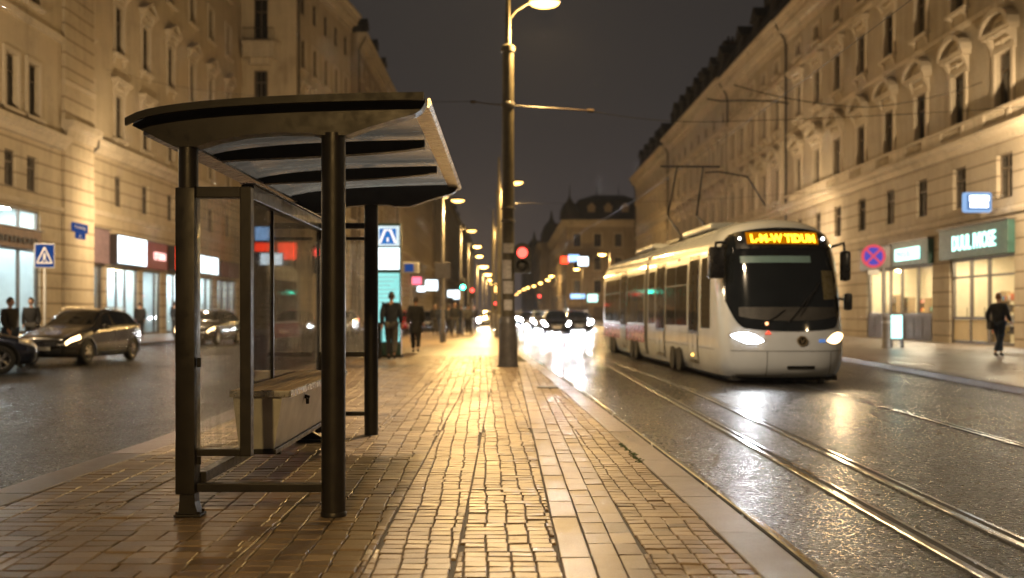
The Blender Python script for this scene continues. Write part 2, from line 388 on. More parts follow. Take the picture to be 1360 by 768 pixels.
    def mesh(s, name, smooth=None, weld=False):
        me = bpy.data.meshes.new(name)
        me.from_pydata([tuple(v) for v in s.v], [], s.f)
        if any(c is not None for c in s.c):
            at = me.color_attributes.new('Col', 'FLOAT_COLOR', 'CORNER'); k = 0
            buf = []
            for f, c in zip(s.f, s.c):
                c = c or (.5, .5, .5)
                for _ in f: buf.extend((c[0], c[1], c[2], 1))
            at.data.foreach_set('color', buf)
        bm = bmesh.new(); bm.from_mesh(me)
        if weld: bmesh.ops.remove_doubles(bm, verts=bm.verts[:], dist=.0004)
        bmesh.ops.recalc_face_normals(bm, faces=bm.faces[:])
        bm.to_mesh(me); bm.free()
        if smooth is not None:
            me.polygons.foreach_set('use_smooth', [True] * len(me.polygons))
            me.set_sharp_from_angle(angle=R(smooth))
        return me
    def build(s, name, mat, parent=None, smooth=None, weld=False):
        return obj(name, s.mesh(name, smooth, weld), mat, parent)

def obj(name, me, mat, parent=None, loc=None, rz=0):
    o = bpy.data.objects.new(name, me); COL.objects.link(o)
    if mat is not None and len(me.materials) == 0: me.materials.append(M[mat] if isinstance(mat, str) else mat)
    o.parent = parent
    if loc is not None: o.location = loc
    if rz: o.rotation_euler.z = rz
    return o
def tag(o, label, cat, group=None):
    o['label'] = label; o['category'] = cat
    if group: o['group'] = group
    return o
def thing(name, label, cat, loc=(0, 0, 0), rz=0, group=None):
    o = bpy.data.objects.new(name, None); COL.objects.link(o)
    o.empty_display_size = .2; o.location = loc; o.rotation_euler = (0, 0, rz)
    return tag(o, label, cat, group)
def structure(o): o['kind'] = 'structure'; return o
KIDS = {}
def copy_tree(o, parent=None):
    c = o.copy(); COL.objects.link(c); c.parent = parent
    for ch in list(o.children): copy_tree(ch, c)
    return c
def text_mesh(txt, height, depth=.01, width=None, bold=0):
    """letters as a mesh in the x-z plane, facing -y, left bottom at the origin"""
    cu = bpy.data.curves.new('lettering', 'FONT'); cu.body = txt; cu.size = 1; cu.extrude = .01
    cu.resolution_u = 3; cu.offset = bold
    o = bpy.data.objects.new('lettering', cu); COL.objects.link(o)
    bpy.context.view_layer.update()
    dg = bpy.context.evaluated_depsgraph_get()
    me = bpy.data.meshes.new_from_object(o.evaluated_get(dg))
    bpy.data.objects.remove(o); bpy.data.curves.remove(cu)
    xs = [v.co.x for v in me.vertices]; ys = [v.co.y for v in me.vertices]
    x0, x1, y0, y1 = min(xs), max(xs), min(ys), max(ys)
    sy = height / (y1 - y0); sx = (width / (x1 - x0)) if width else sy
    for v in me.vertices:
        v.co = Vector(((v.co.x - x0) * sx, -v.co.z / .01 * depth / 2, (v.co.y - y0) * sy))
    me.materials.clear()
    return me
def lerp(tab, x):
    if x <= tab[0][0]: return tab[0][1]
    for (a, va), (b, vb) in zip(tab, tab[1:]):
        if x <= b:
            f = (x - a) / (b - a); return va + (vb - va) * f
    return tab[-1][1]
def smooth_lerp(tab, x):
    """Catmull-Rom through a table"""
    n = len(tab)
    if x <= tab[0][0]: return tab[0][1]
    if x >= tab[-1][0]: return tab[-1][1]
    for i in range(n - 1):
        if x <= tab[i + 1][0]: break
    x0, y0 = tab[i]; x1, y1 = tab[i + 1]; h = x1 - x0; t = (x - x0) / h
    def sl(k):
        a = tab[max(k - 1, 0)]; b = tab[min(k + 1, n - 1)]
        return (b[1] - a[1]) / (b[0] - a[0])
    m0, m1 = sl(i) * h, sl(i + 1) * h
    return (2 * t**3 - 3 * t**2 + 1) * y0 + (t**3 - 2 * t**2 + t) * m0 + (-2 * t**3 + 3 * t**2) * y1 + (t**3 - t**2) * m1
# ------------------------------------------------------------------ ground
ZR = -.12
XL = [(-12, -3.8), (7.3, -3.72), (11, -3.62), (20, -4.0), (28, -4.5), (45, -5.4), (60, -5.6), (72, -4.2), (82, -1.9)]
XR = [(-12, 1.60), (4.87, 1.54), (8.5, 1.466), (19.1, 1.127), (34.4, .468), (57, -.45), (72, -1.2), (82, -1.7)]
xl = lambda y: smooth_lerp(XL, y)
xr = lambda y: smooth_lerp(XR, y)
KL = [(-12, -15.2), (55, -15.2), (75, -13.0), (95, -10.9), (320, -10.5)]
KR = [(-12, 7.4), (17.2, 8.95), (28.6, 9.8), (60, 10.3), (140, 9.6), (165, 8.6), (250, 6.6), (420, 5)]
kl = lambda y: smooth_lerp(KL, y)
kr = lambda y: smooth_lerp(KR, y)
def frange(a, b, s):
    n = max(1, int(round((b - a) / s))); return [a + (b - a) * i / n for i in range(n + 1)]

g = MB(); g.quad((-690, -690, ZR - .02), (690, -690, ZR - .02), (690, 690, ZR - .02), (-690, 690, ZR - .02))
structure(g.build('ground', 'sand'))
g = MB()
ys = frange(-12, 420, 6)
for a, b in zip(ys, ys[1:]):
    g.quad((kl(a) - .1, a, ZR), (kr(a) + .1, a, ZR), (kr(b) + .1, b, ZR), (kl(b) - .1, b, ZR))
structure(g.build('road', 'asphalt'))
# raised platform body
g = MB(); ys = frange(-4, 82, 1)
KW = .28
for a, b in zip(ys, ys[1:]):
    g.quad((xl(a) + .02, a, -.014), (xr(a) - .02, a, -.014), (xr(b) - .02, b, -.014), (xl(b) + .02, b, -.014))
g.col = (.5, .5, .5)
structure(g.build('platform_bed', 'sand'))

rnd = random.Random(11)
def block(mb, x0, x1, y0, y1, gap=.007, ch=.006, h=.0, jitter=.0016):
    if x1 - x0 < .03 or y1 - y0 < .03: return
    x0 += gap / 2; x1 -= gap / 2; y0 += gap / 2; y1 -= gap / 2
    j = lambda: rnd.uniform(-.0018, .0018)
    z = h + rnd.uniform(-jitter, jitter) - (.004 if rnd.random() < .06 else 0); tx, ty = rnd.uniform(-jitter, jitter), rnd.uniform(-jitter, jitter)
    b = [(x0 + j(), y0 + j()), (x1 + j(), y0 + j()), (x1 + j(), y1 + j()), (x0 + j(), y1 + j())]
    s = [(-1, -1), (1, -1), (1, 1), (-1, 1)]
    top = [(p[0] - q[0] * ch, p[1] - q[1] * ch, z + q[0] * tx + q[1] * ty) for p, q in zip(b, s)]
    mid = [(p[0], p[1], z - ch * .9) for p in b]
    low = [(p[0], p[1], h - .03) for p in b]
    v = max(0, min(1, rnd.gauss(.5, .2))); mb.col = (v, v, v)
    mb.add(top + mid + low, [(0, 1, 2, 3)] + [(4 + i, 4 + (i + 1) % 4, (i + 1) % 4, i) for i in range(4)] + [(8 + i, 8 + (i + 1) % 4, 4 + (i + 1) % 4, 4 + i) for i in range(4)])
    mb.col = None
def strip(mb, fx0, fx1, y0, y1, bl, bw, gap=.007):
    y = y0; row = 0; off0 = 0
    while y < y1:
        h = bw * rnd.uniform(.96, 1.04)
        a, b = fx0(y + h / 2), fx1(y + h / 2)
        x = a - (row * bl * .02 + math.sin(row * .35) * .006) % bl - rnd.uniform(0, .005)
        first = True
        while x < b:
            l = bl * rnd.uniform(.97, 1.03) * (2 if rnd.random() < .05 else 1)
            block(mb, max(x, a), min(x + l, b), y, y + h, gap)
            x += l
        y += h; row += 1
YB = 30
SL0, SL1, SL2 = .285, .455, .735
pv = MB()
strip(pv, lambda y: xl(y) + KW + .06, lambda y: -2.62, 1.5, YB, .20, .13)
strip(pv, lambda y: -2.62, lambda y: -1.42, 1.5, YB, .18, .13, .006)
strip(pv, lambda y: -1.42, lambda y: -.72, 1.5, YB, .15, .12)
strip(pv, lambda y: -.72, lambda y: -.26, 1.5, YB, .13, .108, .006)
strip(pv, lambda y: -.26, lambda y: min(SL0, xr(y) - KW), 1.5, YB, .125, .105, .006)
strip(pv, lambda y: SL2, lambda y: xr(y) - KW, 1.5, 26, .12, .108, .006)
g = pv
for a, b in zip(frange(YB, 81, 1), frange(YB, 81, 1)[1:]):
    g.col = (.55,) * 3
    g.quad((xl(a) + KW, a, 0), (xr(a) - KW, a, 0), (xr(b) - KW, b, 0), (xl(b) + KW, b, 0)); g.col = None
structure(pv.build('paving', 'paver'))
sb = MB(); y = 1.5
while y < 26:
    d1 = rnd.uniform(.40, .62)
    lim = xr(y) - KW
    if lim > SL0 + .05: block(sb, SL0, min(SL1, lim), y, y + d1, .008, .006, .004)
    y += d1
y = 1.5
while y < 26:
    d2 = rnd.uniform(.22, .30)
    lim = xr(y) - KW
    if lim > SL1 + .05:
        block(sb, SL1, min(SL1 + .145, lim), y, y + d2, .005, .004, .003)
        if lim > SL1 + .15: block(sb, SL1 + .145, min(SL2, lim), y, y + d2, .005, .004, .003)
    y += d2
structure(sb.build('paving_slabs', 'slab'))
# moss in one joint by the kerb
ms = MB()
for _ in range(90):
    yy = rnd.uniform(8.6, 9.9); xx = xr(yy) - KW - .01 + rnd.gauss(0, .02); r = rnd.uniform(.006, .016)
    ms.sphere((xx, yy, .0), (r, r, r * .7), 6, 4)
o = ms.build('moss', pmat('damp_moss', (.035, .06, .012), .9, 0, .5, 60), None); o['kind'] = 'stuff'

def kerb_line(f, y0, y1, side, w, top, seg=1.0, name='kerb'):
    mb = MB(); y = y0
    while y < y1:
        d = seg * rnd.uniform(.85, 1.2); a, b = y + .005, y + d - .005
        v = rnd.uniform(.35, .7); mb.col = (v,) * 3; c = .018
        vs, fs = [], []
        zj = top + rnd.uniform(-.002, .002)
        prof = [(0, ZR - .01), (0, zj - c), (c, zj), (w - .006, zj), (w, zj - .006), (w, zj - .05)]
        for yy in (a, b):
            for (o_, z) in prof: vs.append((f(yy) - side * o_, yy, z))
        n = len(prof)
        for i in range(n - 1): fs.append((i, i + 1, n + i + 1, n + i))
        fs += [tuple(range(n)), tuple(range(n, 2 * n))[::-1]]
        mb.add(vs, fs); y += d
    mb.col = None
    return structure(mb.build(name, 'kerb'))
kerb_line(xr, -4, 82, 1, KW, .004)
kerb_line(xl, -4, 82, -1, KW + .06, .004)
kerb_line(kl, -12, 300, 1, .3, .004, 1.4)
kerb_line(kr, -12, 400, -1, .3, .004, 1.4)
for f, side, far, nm in ((kl, -1, -45, 'left'), (kr, 1, 45, 'right')):
    mb = MB(); ys = frange(-12, 420, 4)
    for a, b in zip(ys, ys[1:]):
        v = rnd.uniform(.4, .6); mb.col = (v,) * 3
        mb.quad((f(a) + side * .29, a, 0), (far, a, 0), (far, b, 0), (f(b) + side * .29, b, 0))
    mb.col = None
    structure(mb.build('sidewalk', 'pavement_far'))
# rails
def rail(pts, w=.062, gap=.05, name='tram_rail'):
    ys = frange(pts[0][0], pts[-1][0], 1.2)
    path = [(smooth_lerp(pts, y), y) for y in ys]
    h = w / 2
    mb = MB(); mb.sweep(path, [(-h, ZR - .01), (-h, ZR + .006), (-h + .008, ZR + .011), (h - .008, ZR + .011), (h, ZR + .006), (h, ZR - .01)])
    structure(mb.build(name, 'rail'))
    mb = MB(); mb.sweep(path, [(h + .002, ZR + .003), (h + gap, ZR + .003), (h + gap, ZR - .01), (h + .002, ZR - .01)])
    mb.sweep(path, [(-h - .03, ZR + .0035), (-h - .002, ZR + .0035), (-h - .002, ZR - .01), (-h - .03, ZR - .01)])
    structure(mb.build('rail_groove', 'groove'))
    mb = MB(); mb.sweep(path, [(h + gap + .001, ZR - .01), (h + gap + .001, ZR + .007), (h + gap + .03, ZR + .007), (h + gap + .03, ZR - .01)])
    structure(mb.build('guard_rail_lip', 'rail'))
rail([(-6, 2.50), (4.9, 2.56), (20, 2.66), (42, 2.79), (70, 2.2), (110, .9), (200, -1)])
rail([(-6, 2.95), (6, 3.13), (13.7, 3.28), (19, 3.30), (30, 3.0), (60, 2.0), (200, -.2)])
rail([(-6, 4.9), (10.5, 5.45), (18.9, 5.75), (30, 5.4), (60, 4.2), (200, 2)])
# steel edge running along the platform kerb
ys = frange(-4, 70, 1)
path = [(xr(y) + .085, y) for y in ys]
mb = MB(); mb.sweep(path, [(-.028, ZR), (-.028, -.030), (-.020, -.022), (.016, -.022), (.024, -.030), (.024, ZR)])
structure(mb.build('kerb_rail', 'rail'))
mb = MB(); mb.sweep([(xr(y) + .03, y) for y in ys], [(-.028, -.05), (.024, -.05), (.024, ZR - .01), (-.028, ZR - .01)])
structure(mb.build('kerb_rail_groove', 'groove'))

# drain cover by the left kerb of the road
tag(obj('drain_cover', MB().bbox(-.35, .35, -.25, .25, -.02, .006, .006).mesh('drain_cover'), 'metal_black', None, (xr(17.2) - KW - .2, 17.2, .008)), 'small dark iron drain cover set beside the right kerb', 'drain cover')
bpy.data.objects['drain_cover'].scale = (.5, .8, 1)

# ------------------------------------------------------------------ buildings
M['plaster_right'] = plaster('ochre_render_right', (.38, .32, .235), .85, 8.1, .62)
M['plaster_right_pale'] = plaster('pale_render_right', (.38, .33, .265), .7, 8.1, .62)
M['plaster_left'] = plaster('ochre_render_left', (.44, .365, .255), .85, 9.3, .68)
M['plaster_left_plain'] = plaster('ochre_render_corner', (.44, .365, .255), .9, 60, .68)
M['plaster_grey'] = plaster('grey_beige_render', (.31, .25, .18), .5, 9.3, .68)
M['trim'] = plaster('render_trim', (.47, .40, .30), 0, 0)
M['trim_dark'] = plaster('render_trim_dark', (.28, .22, .15), 0, 0)  # same trim in a darker colour

CACHE = {}
def cached(key, fn):
    if key not in CACHE: CACHE[key] = fn()
    return CACHE[key]
def with_mat(me, m):
    if not me.materials: me.materials.append(M[m] if isinstance(m, str) else m)
    return me
def win_frame(w, h):
    mb = MB(); f = .07
    mb.box(-w / 2, -w / 2 + f, .16, .25, 0, h); mb.box(w / 2 - f, w / 2, .16, .25, 0, h)
    mb.box(-w / 2 + f, w / 2 - f, .16, .25, 0, f); mb.box(-w / 2 + f, w / 2 - f, .16, .25, h - f, h)
    mb.box(-.04, .04, .15, .25, f, h * .68 - .03); mb.box(-w / 2 + f, w / 2 - f, .14, .25, h * .68 - .03, h * .68 + .04)
    mb.box(-.025, .025, .17, .25, h * .68 + .04, h - f)
    return with_mat(mb.mesh('window_frame'), 'frame_win')
def win_pane(w, h):
    mb = MB(); mb.quad((-w / 2, .2, 0), (w / 2, .2, 0), (w / 2, .2, h), (-w / 2, .2, h))
    return with_mat(mb.mesh('window_pane'), 'pane')
def win_simple(w, h):
    mb = MB(); mb.quad((-w / 2, .2, 0), (w / 2, .2, 0), (w / 2, .2, h), (-w / 2, .2, h))
    k = len(mb.f); f = .07
    for a, b, c, d in ((-w / 2, -w / 2 + f, 0, h), (w / 2 - f, w / 2, 0, h), (-.04, .04, .02, h - .02)): mb.box(a, b, .13, .19, c, d)
    mb.box(-w / 2 + f, w / 2 - f, .12, .18, h * .68 - .03, h * .68 + .04)
    me = with_mat(mb.mesh('window_simple'), 'pane'); me.materials.append(M['frame_win'])
    for i, p in enumerate(me.polygons): p.material_index = 0 if i < k else 1
    return me
def surround(w, h, style):
    mb = MB(); a = .2; hw = w / 2
    E = .03
    # sill on two brackets
    mb.box(-hw - a - .12, hw + a + .12, -.24, E, -.2, -.06); mb.box(-hw - a - .06, hw + a + .06, -.15, E, -.06, -.003)
    if style != 'plain':
        for s in (-1, 1):
            x = s * (hw + .08)
            mb.prism([(-.2, -.203), (E, -.203), (E, -.62), (-.05, -.55), (-.08, -.36)], 'x', x - .1, x + .1)
    # architrave
    mb.box(-hw - a, -hw - .003, -.09, E, 0, h + .0); mb.box(hw + .003, hw + a, -.09, E, 0, h + .0)
    mb.box(-hw - a, hw + a, -.09, E, h + .003, h + a)
    if style in ('flat', 'tri', 'seg'):
        zf = h + a
        fr = .42
        mb.box(-hw - .14, hw + .14, -.06, E, zf + .003, zf + fr)
        # ornament in the frieze
        for x, r in ((0, .16), (-.26, .09), (.26, .09), (-.42, .06), (.42, .06)):
            mb.sphere((x * w / 1.1, -.06, zf + fr / 2), (r, .09, r), 8, 6)
        for s in (-1, 1):
            x = s * (hw + .2)
            mb.prism([(-.3, zf + fr), (E, zf + fr), (E, zf - .28), (-.07, zf - .22), (-.11, zf + .08)], 'x', x - .11, x + .11)
        z = zf + fr; W = hw + .48
        mb.box(-W, W, -.36, E, z + .003, z + .12); mb.box(-W - .06, W + .06, -.43, E, z + .123, z + .2)
        z += .2
        if style == 'tri':
            mb.prism([(-W, z + .003), (W, z + .003), (0, z + .52)], 'y', -.14, E)
            mb.prism([(-W - .06, z + .003), (-W + .16, z + .003), (0, z + .45), (0, z + .62)], 'y', -.45, E)
            mb.prism([(W + .06, z + .003), (W - .16, z + .003), (0, z + .45), (0, z + .62)], 'y', -.452, E)
        if style == 'seg':
            n = 10; rise = .78
            arc = lambda k, r0, ww: (ww * math.cos(PI - PI * k / n), z + .003 + r0 * math.sin(PI * k / n))
            mb.prism([arc(k, rise - .2, W - .16) for k in range(n + 1)], 'y', -.12, E)
            for k in range(n):
                mb.prism([arc(k, rise - .18, W - .14), arc(k + 1, rise - .18, W - .14), arc(k + 1, rise, W + .06), arc(k, rise, W + .06)], 'y', -.47, E)
            for s in (-1, 0, 1): mb.sphere((s * .3, -.12, z + .2), (.16, .1, .15), 8, 6)
    return with_mat(mb.mesh('window_surround'), 'trim')
class Fac:
    def __init__(s, root, org, ang, L, H, mat, depth=9):
        s.root, s.org, s.ang, s.L, s.H, s.mat, s.depth = root, Vector(org), ang, L, H, mat, depth
        s.op = []; s.full = True
    def at(s, u, y, z): return s.org + Matrix.Rotation(s.ang, 3, 'Z') @ Vector((u, y, z))
    def wat(s, u, y, z): return s.root.location + s.at(u, y, z)
    def put(s, o, u=0, y=0, z=0): o.location = s.at(u, y, z); o.rotation_euler.z = s.ang; return o
    def window(s, u, z0, z1, w, style='plain', simple=False):
        h = z1 - z0; s.op.append((u - w / 2, u + w / 2, z0, z1, .3))
        if simple:
            f = obj('window', cached(('ws', round(w, 2), round(h, 2)), lambda: win_simple(w, h)), None, s.root); s.put(f, u, 0, z0)
            if style: obj('window_surround', cached(('su', round(w, 2), round(h, 2), style), lambda: surround(w, h, style)), None, f)
            return f
        f = obj('window', cached(('wf', round(w, 2), round(h, 2)), lambda: win_frame(w, h)), None, s.root); s.put(f, u, 0, z0)
        obj('pane', cached(('wp', round(w, 2), round(h, 2)), lambda: win_pane(w, h)), None, f)
        if style: obj('window_surround', cached(('su', round(w, 2), round(h, 2), style), lambda: surround(w, h, style)), None, f)
        return f
    def wall(s, ends=True):
        eps = 1e-4
        xs = sorted({0, s.L} | {round(v, 4) for o in s.op for v in o[:2]}); zs = sorted({-.1, s.H} | {round(v, 4) for o in s.op for v in o[2:4]})
        mb = MB()
        for a, b in zip(xs, xs[1:]):
            for c, d in zip(zs, zs[1:]):
                x, z = (a + b) / 2, (c + d) / 2
                if any(o[0] < x < o[1] and o[2] < z < o[3] for o in s.op): continue
                mb.quad((a, 0, c), (b, 0, c), (b, 0, d), (a, 0, d))
        for (a, b, c, d, r) in s.op:
            mb.quad((a, 0, c), (a, r, c), (a, r, d), (a, 0, d)); mb.quad((b, 0, c), (b, 0, d), (b, r, d), (b, r, c))
            mb.quad((a, 0, d), (a, r, d), (b, r, d), (b, 0, d)); mb.quad((a, 0, c), (b, 0, c), (b, r, c), (a, r, c))
        D = s.depth
        if ends:
            mb.quad((0, 0, -.1), (0, D, -.1), (0, D, s.H), (0, 0, s.H)); mb.quad((s.L, 0, -.1), (s.L, D, -.1), (s.L, D, s.H), (s.L, 0, s.H))
            mb.quad((0, D, -.1), (s.L, D, -.1), (s.L, D, s.H), (0, D, s.H)); mb.quad((0, 0, s.H), (s.L, 0, s.H), (s.L, D, s.H), (0, D, s.H))
        me = bpy.data.meshes.new('wall'); me.from_pydata([tuple(v) for v in mb.v], [], mb.f)
        return s.put(obj('wall', me, s.mat, s.root))
    def band(s, name, prof, mat='trim', u0=-.02, u1=None):
        """string course or cornice, (outward, z) profile"""
        mb = MB(); mb.prism([(-p, z) for p, z in prof], 'x', u0, s.L + .02 if u1 is None else u1)
        return s.put(mb.build(name, mat, s.root))
    def cornice(s, z, out=.9, h=1.4, mat='trim', dent=True):
        mb = MB(); e = -.04
        mb.prism([(-p, q) for p, q in [(e, z - h), (.1, z - h), (.14, z - h * .72), (.28, z - h * .6), (.3, z - h * .42), (out * .72, z - h * .36), (out * .78, z - h * .2), (out, z - h * .12), (out, z), (e, z + .02)]], 'x', -.03, s.L + .03)
        if dent:
            u = .3
            while u < s.L - .2:
                mb.box(u, u + .22, -out * .66, .02, z - h * .62, z - h * .365); u += .62
        return s.put(mb.build('cornice', mat, s.root))
    def roof(s, z, h=3.2, back=2.0, mat='slate', dormers=(), chimneys=()):
        mb = MB(); D = s.depth
        mb.prism([(-.55, z + .03), (-.5, z + .2), (back * .5, z + h * .85), (back, z + h), (D + .2, z + h + .4), (D + .2, z + .03)], 'x', -.02, s.L + .02)
        r = s.put(mb.build('roof', mat, s.root))
        def dm():
            m = MB(); m.box(-.9, .9, .0, 1.8, 0, 2.2); m.prism([(-1.15, 2.203), (1.15, 2.203), (0, 3.2)], 'y', -.2, 1.8); m.box(-.6, .6, -.05, .1, .4, 1.9)
            return with_mat(m.mesh('dormer'), 'slate')
        for u in dormers:
            d = obj('dormer', cached('dormer', dm), None, r); d.location = (u, .25, z + .5)
        def ch():
            m = MB(); m.box(-.5, .5, -.8, .8, 0, 2.2); m.box(-.6, .6, -.9, .9, 2.203, 2.45)
            for k in (-.4, 0, .4): m.cyl((0, k, 2.45), (0, k, 2.95), .14, .11, 8)
            return with_mat(m.mesh('chimney'), 'slate')
        for u in chimneys:
            d = obj('chimney', cached('chimney', ch), None, r); d.location = (u, 2.6, z + h - .4)
        return r
    def downpipe(s, u, z1, z0=.0, neck=None):
        mb = MB()
        if neck: mb.tube([(u, -.9, z1 + .1), (u, -.75, z1 - .5), (u, -.25, z1 - 1.3), (u, -.16, z1 - 1.8), (u, -.16, z0)], .075, 8)
        else: mb.tube([(u, -.16, z1), (u, -.16, z0)], .075, 8)
        z = z0 + 2
        while z < z1 - 2: mb.cyl((u, -.16, z), (u, -.16, z + .08), .1, None, 8); z += 3
        return s.put(mb.build('downpipe', 'zinc', s.root, 40))
    def pilasters(s, us, z0, z1, w=.5):
        for u in us:
            mb = MB(); mb.box(-w / 2, w / 2, -.14, .03, z0 + .5, z1 - .5); mb.box(-w / 2 - .1, w / 2 + .1, -.2, .03, z0 + .003, z0 + .497); mb.box(-w / 2 - .1, w / 2 + .1, -.22, .03, z1 - .497, z1 - .003)
            mb.cyl((0, -.12, z0 + .52), (0, -.12, z1 - .52), w * .36, w * .31, 12)
            s.put(mb.build('pilaster', 'trim', s.root, 35), u)

M['poster'] = attr_mat('poster_print', 'Col', .6, .5)
def shopfront(F, u0, u1, z0, z1, posts, transom, warm, base=0, door=None, depth=3.2, light=1.0, seed=1):
    """glazed shop: frame > glass, interior room, ceiling light, display goods"""
    rr = random.Random(seed)
    F.op.append((u0, u1, 0.02, z1, .3))
    mb = MB(); f = .055
    for p in [u0 + f] + list(posts) + [u1 - f]: mb.box(p - f, p + f, .1, .22, base if base else .02, z1)
    for a, b in zip([u0 + f] + list(posts), list(posts) + [u1 - f]):
        mb.box(a + f, b - f, .11, .21, z1 - .1, z1); mb.box(a + f, b - f, .11, .21, max(base, .02), max(base, .02) + .12)
        if transom: mb.box(a + f, b - f, .11, .21, transom - .04, transom + .04)
    if door:
        for a, b in door:
            mb.box(a + f, b - f, .09, .23, 1.0, 1.12); mb.cyl((b - .16, .04, 1.0), (b - .16, .04, 1.5), .018, None, 8)
    fr = F.put(mb.build('shopfront', 'shop_frame', F.root))
    g = MB(); g.quad((u0 + .02, .17, base), (u1 - .02, .17, base), (u1 - .02, .17, z1), (u0 + .02, .17, z1)); g.build('glass', 'shop_glass', fr)
    if base:
        q = MB(); q.box(u0 + .02, u1 - .02, .06, .26, .02, base - .003)
        n = max(2, int((u1 - u0) / .9))
        for k in range(n): a = u0 + .1 + k * (u1 - u0 - .2) / n; q.box(a + .05, a + (u1 - u0 - .2) / n - .05, .03, .08, .12, base - .12)
        q.build('stall_riser', 'stall_wood', fr)
    if door:
        for a, b in door:
            q = MB(); q.box(a + f, b - f, .14, .2, .16, .98); q.build('door_panel', 'shop_wall_warm', fr)
    r = MB(); a, b, y0, y1 = u0 - .6, u1 + .6, .302, depth
    r.quad((a, y1, 0), (b, y1, 0), (b, y1, z1 + .2), (a, y1, z1 + .2)); r.quad((a, y0, 0), (a, y1, 0), (a, y1, z1 + .2), (a, y0, z1 + .2))
    r.quad((b, y0, 0), (b, y0, z1 + .2), (b, y1, z1 + .2), (b, y1, 0)); r.quad((a, y0, z1 + .2), (b, y0, z1 + .2), (b, y1, z1 + .2), (a, y1, z1 + .2))
    r.quad((a, y0, .021), (b, y0, .021), (b, y1, .021), (a, y1, .021))
    r.build('interior', 'shop_wall_warm' if warm else 'shop_wall_cool', fr)
    l = MB(); n = max(1, int((u1 - u0) / 1.6))
    for k in range(n):
        c = u0 + (k + .5) * (u1 - u0) / n
        l.box(c - .5, c + .5, 1.1, 1.4, z1 + .08, z1 + .14)
    l.build('ceiling_light', 'shop_light_warm' if warm else 'shop_light_cool', fr)
    d = MB(); pal = [(.5, .12, .05), (.6, .4, .1), (.1, .25, .4), (.5, .5, .45), (.08, .06, .05), (.4, .25, .12), (.2, .4, .3), (.55, .3, .25)]
    u = u0 + .2
    while u < u1 - .6:
        w = rr.uniform(.5, 1.2)
        if rr.random() < .92:
            yy = rr.uniform(.9, depth - .7); top = rr.uniform(.9, min(2.4, z1 - .4)); d.col = (.25, .17, .09)
            d.box(u, u + .05, yy, yy + .4, .03, top); d.box(u + w - .05, u + w, yy, yy + .4, .03, top)
            z = .4
            while z < top:
                d.col = (.25, .17, .09); d.box(u + .05, u + w - .05, yy, yy + .4, z, z + .04)
                x = u + .08
                while x < u + w - .2:
                    ww = rr.uniform(.08, .2); d.col = rr.choice(pal); d.box(x, x + ww, yy + .05, yy + .3, z + .041, z + rr.uniform(.14, .36)); x += ww + rr.uniform(.01, .08)
                z += .45
        u += w + rr.uniform(.1, .5)
    for k in range(5):
        u = rr.uniform(u0 + .1, u1 - .9); d.col = rr.choice(pal); d.box(u, u + rr.uniform(.4, .8), depth - .06, depth - .03, 1.3, rr.uniform(1.9, 2.5))
    d.col = None
    d.build('display', 'goods', fr)
    return fr
def sign_board(F, name, label, u0, u1, z0, z1, th, face_mat, group=None, text=None, tmat=None, th_frac=.5, rim=None, tw=.8, tx=None):
    root = thing(name, label, 'sign', F.wat((u0 + u1) / 2, 0, z0), F.ang, group)
    w, h = u1 - u0, z1 - z0
    mb = MB()
    if rim:
        mb.bbox(-w / 2, w / 2, -th, -.003, 0, h, .03); mb.build('sign_case', rim, root)
        p = MB(); p.bbox(-w / 2 + .07, w / 2 - .07, -th - .03, -th - .002, .07, h - .07, .012); p.build('sign_face', face_mat, root)
    else:
        mb.bbox(-w / 2, w / 2, -th, -.003, 0, h, .02); mb.build('sign_board', face_mat, root)
        mb = MB(); mb.box(-w / 2 - .05, w / 2 + .05, -th - .08, -.003, h + .003, h + .07); mb.build('cover_strip', 'shop_frame', root)
    if text:
        me = text_mesh(text, h * th_frac, .03, w * tw, .02)
        o = obj('lettering', me, tmat, root); o.location = (-w * tw / 2 + (tx or 0) * w, -th - .05, h * (1 - th_frac) / 2)
    return root

# ---- right-hand terrace
XF = 18.8
def right_building(name, label, Y0, Y1, eave, mat, x=XF, ang=-PI / 2):
    root = thing(name, label, 'building', (x, Y1, 0))
    return root, Fac(root, (0, 0, 0), ang, Y1 - Y0, eave, mat)
def rfill(F, Y1, ys, simple=False, z=(5.6, 7.3, 9.0, 11.15, 13.85, 15.95, 17.7, 18.65), styles=('', 'seg', 'flat', 'plain'), w=1.2):
    for y in ys:
        u = Y1 - y
        F.window(u, z[0], z[1], w, styles[0], simple); F.window(u, z[2], z[3], w, styles[1], simple)
        F.window(u, z[4], z[5], w, styles[2], simple); F.window(u, z[6], z[7], w * .85, styles[3], simple)
def right_bands(F, eave, bal=True):
    F.band('string_course', [(-.03, 5.0), (.12, 5.0), (.16, 5.12), (.16, 5.25), (-.03, 5.28)])
    F.band('string_course', [(-.03, 7.75), (.18, 7.8), (.24, 8.0), (.5, 8.12), (.55, 8.28), (.05, 8.34), (-.03, 8.34)])
    F.band('string_course', [(-.03, 12.95), (.1, 12.95), (.14, 13.15), (-.03, 13.18)])
    F.band('string_course', [(-.03, 16.95), (.14, 16.95), (.22, 17.15), (.22, 17.2), (-.03, 17.22)])
    F.cornice(eave, 1.0, 1.5)
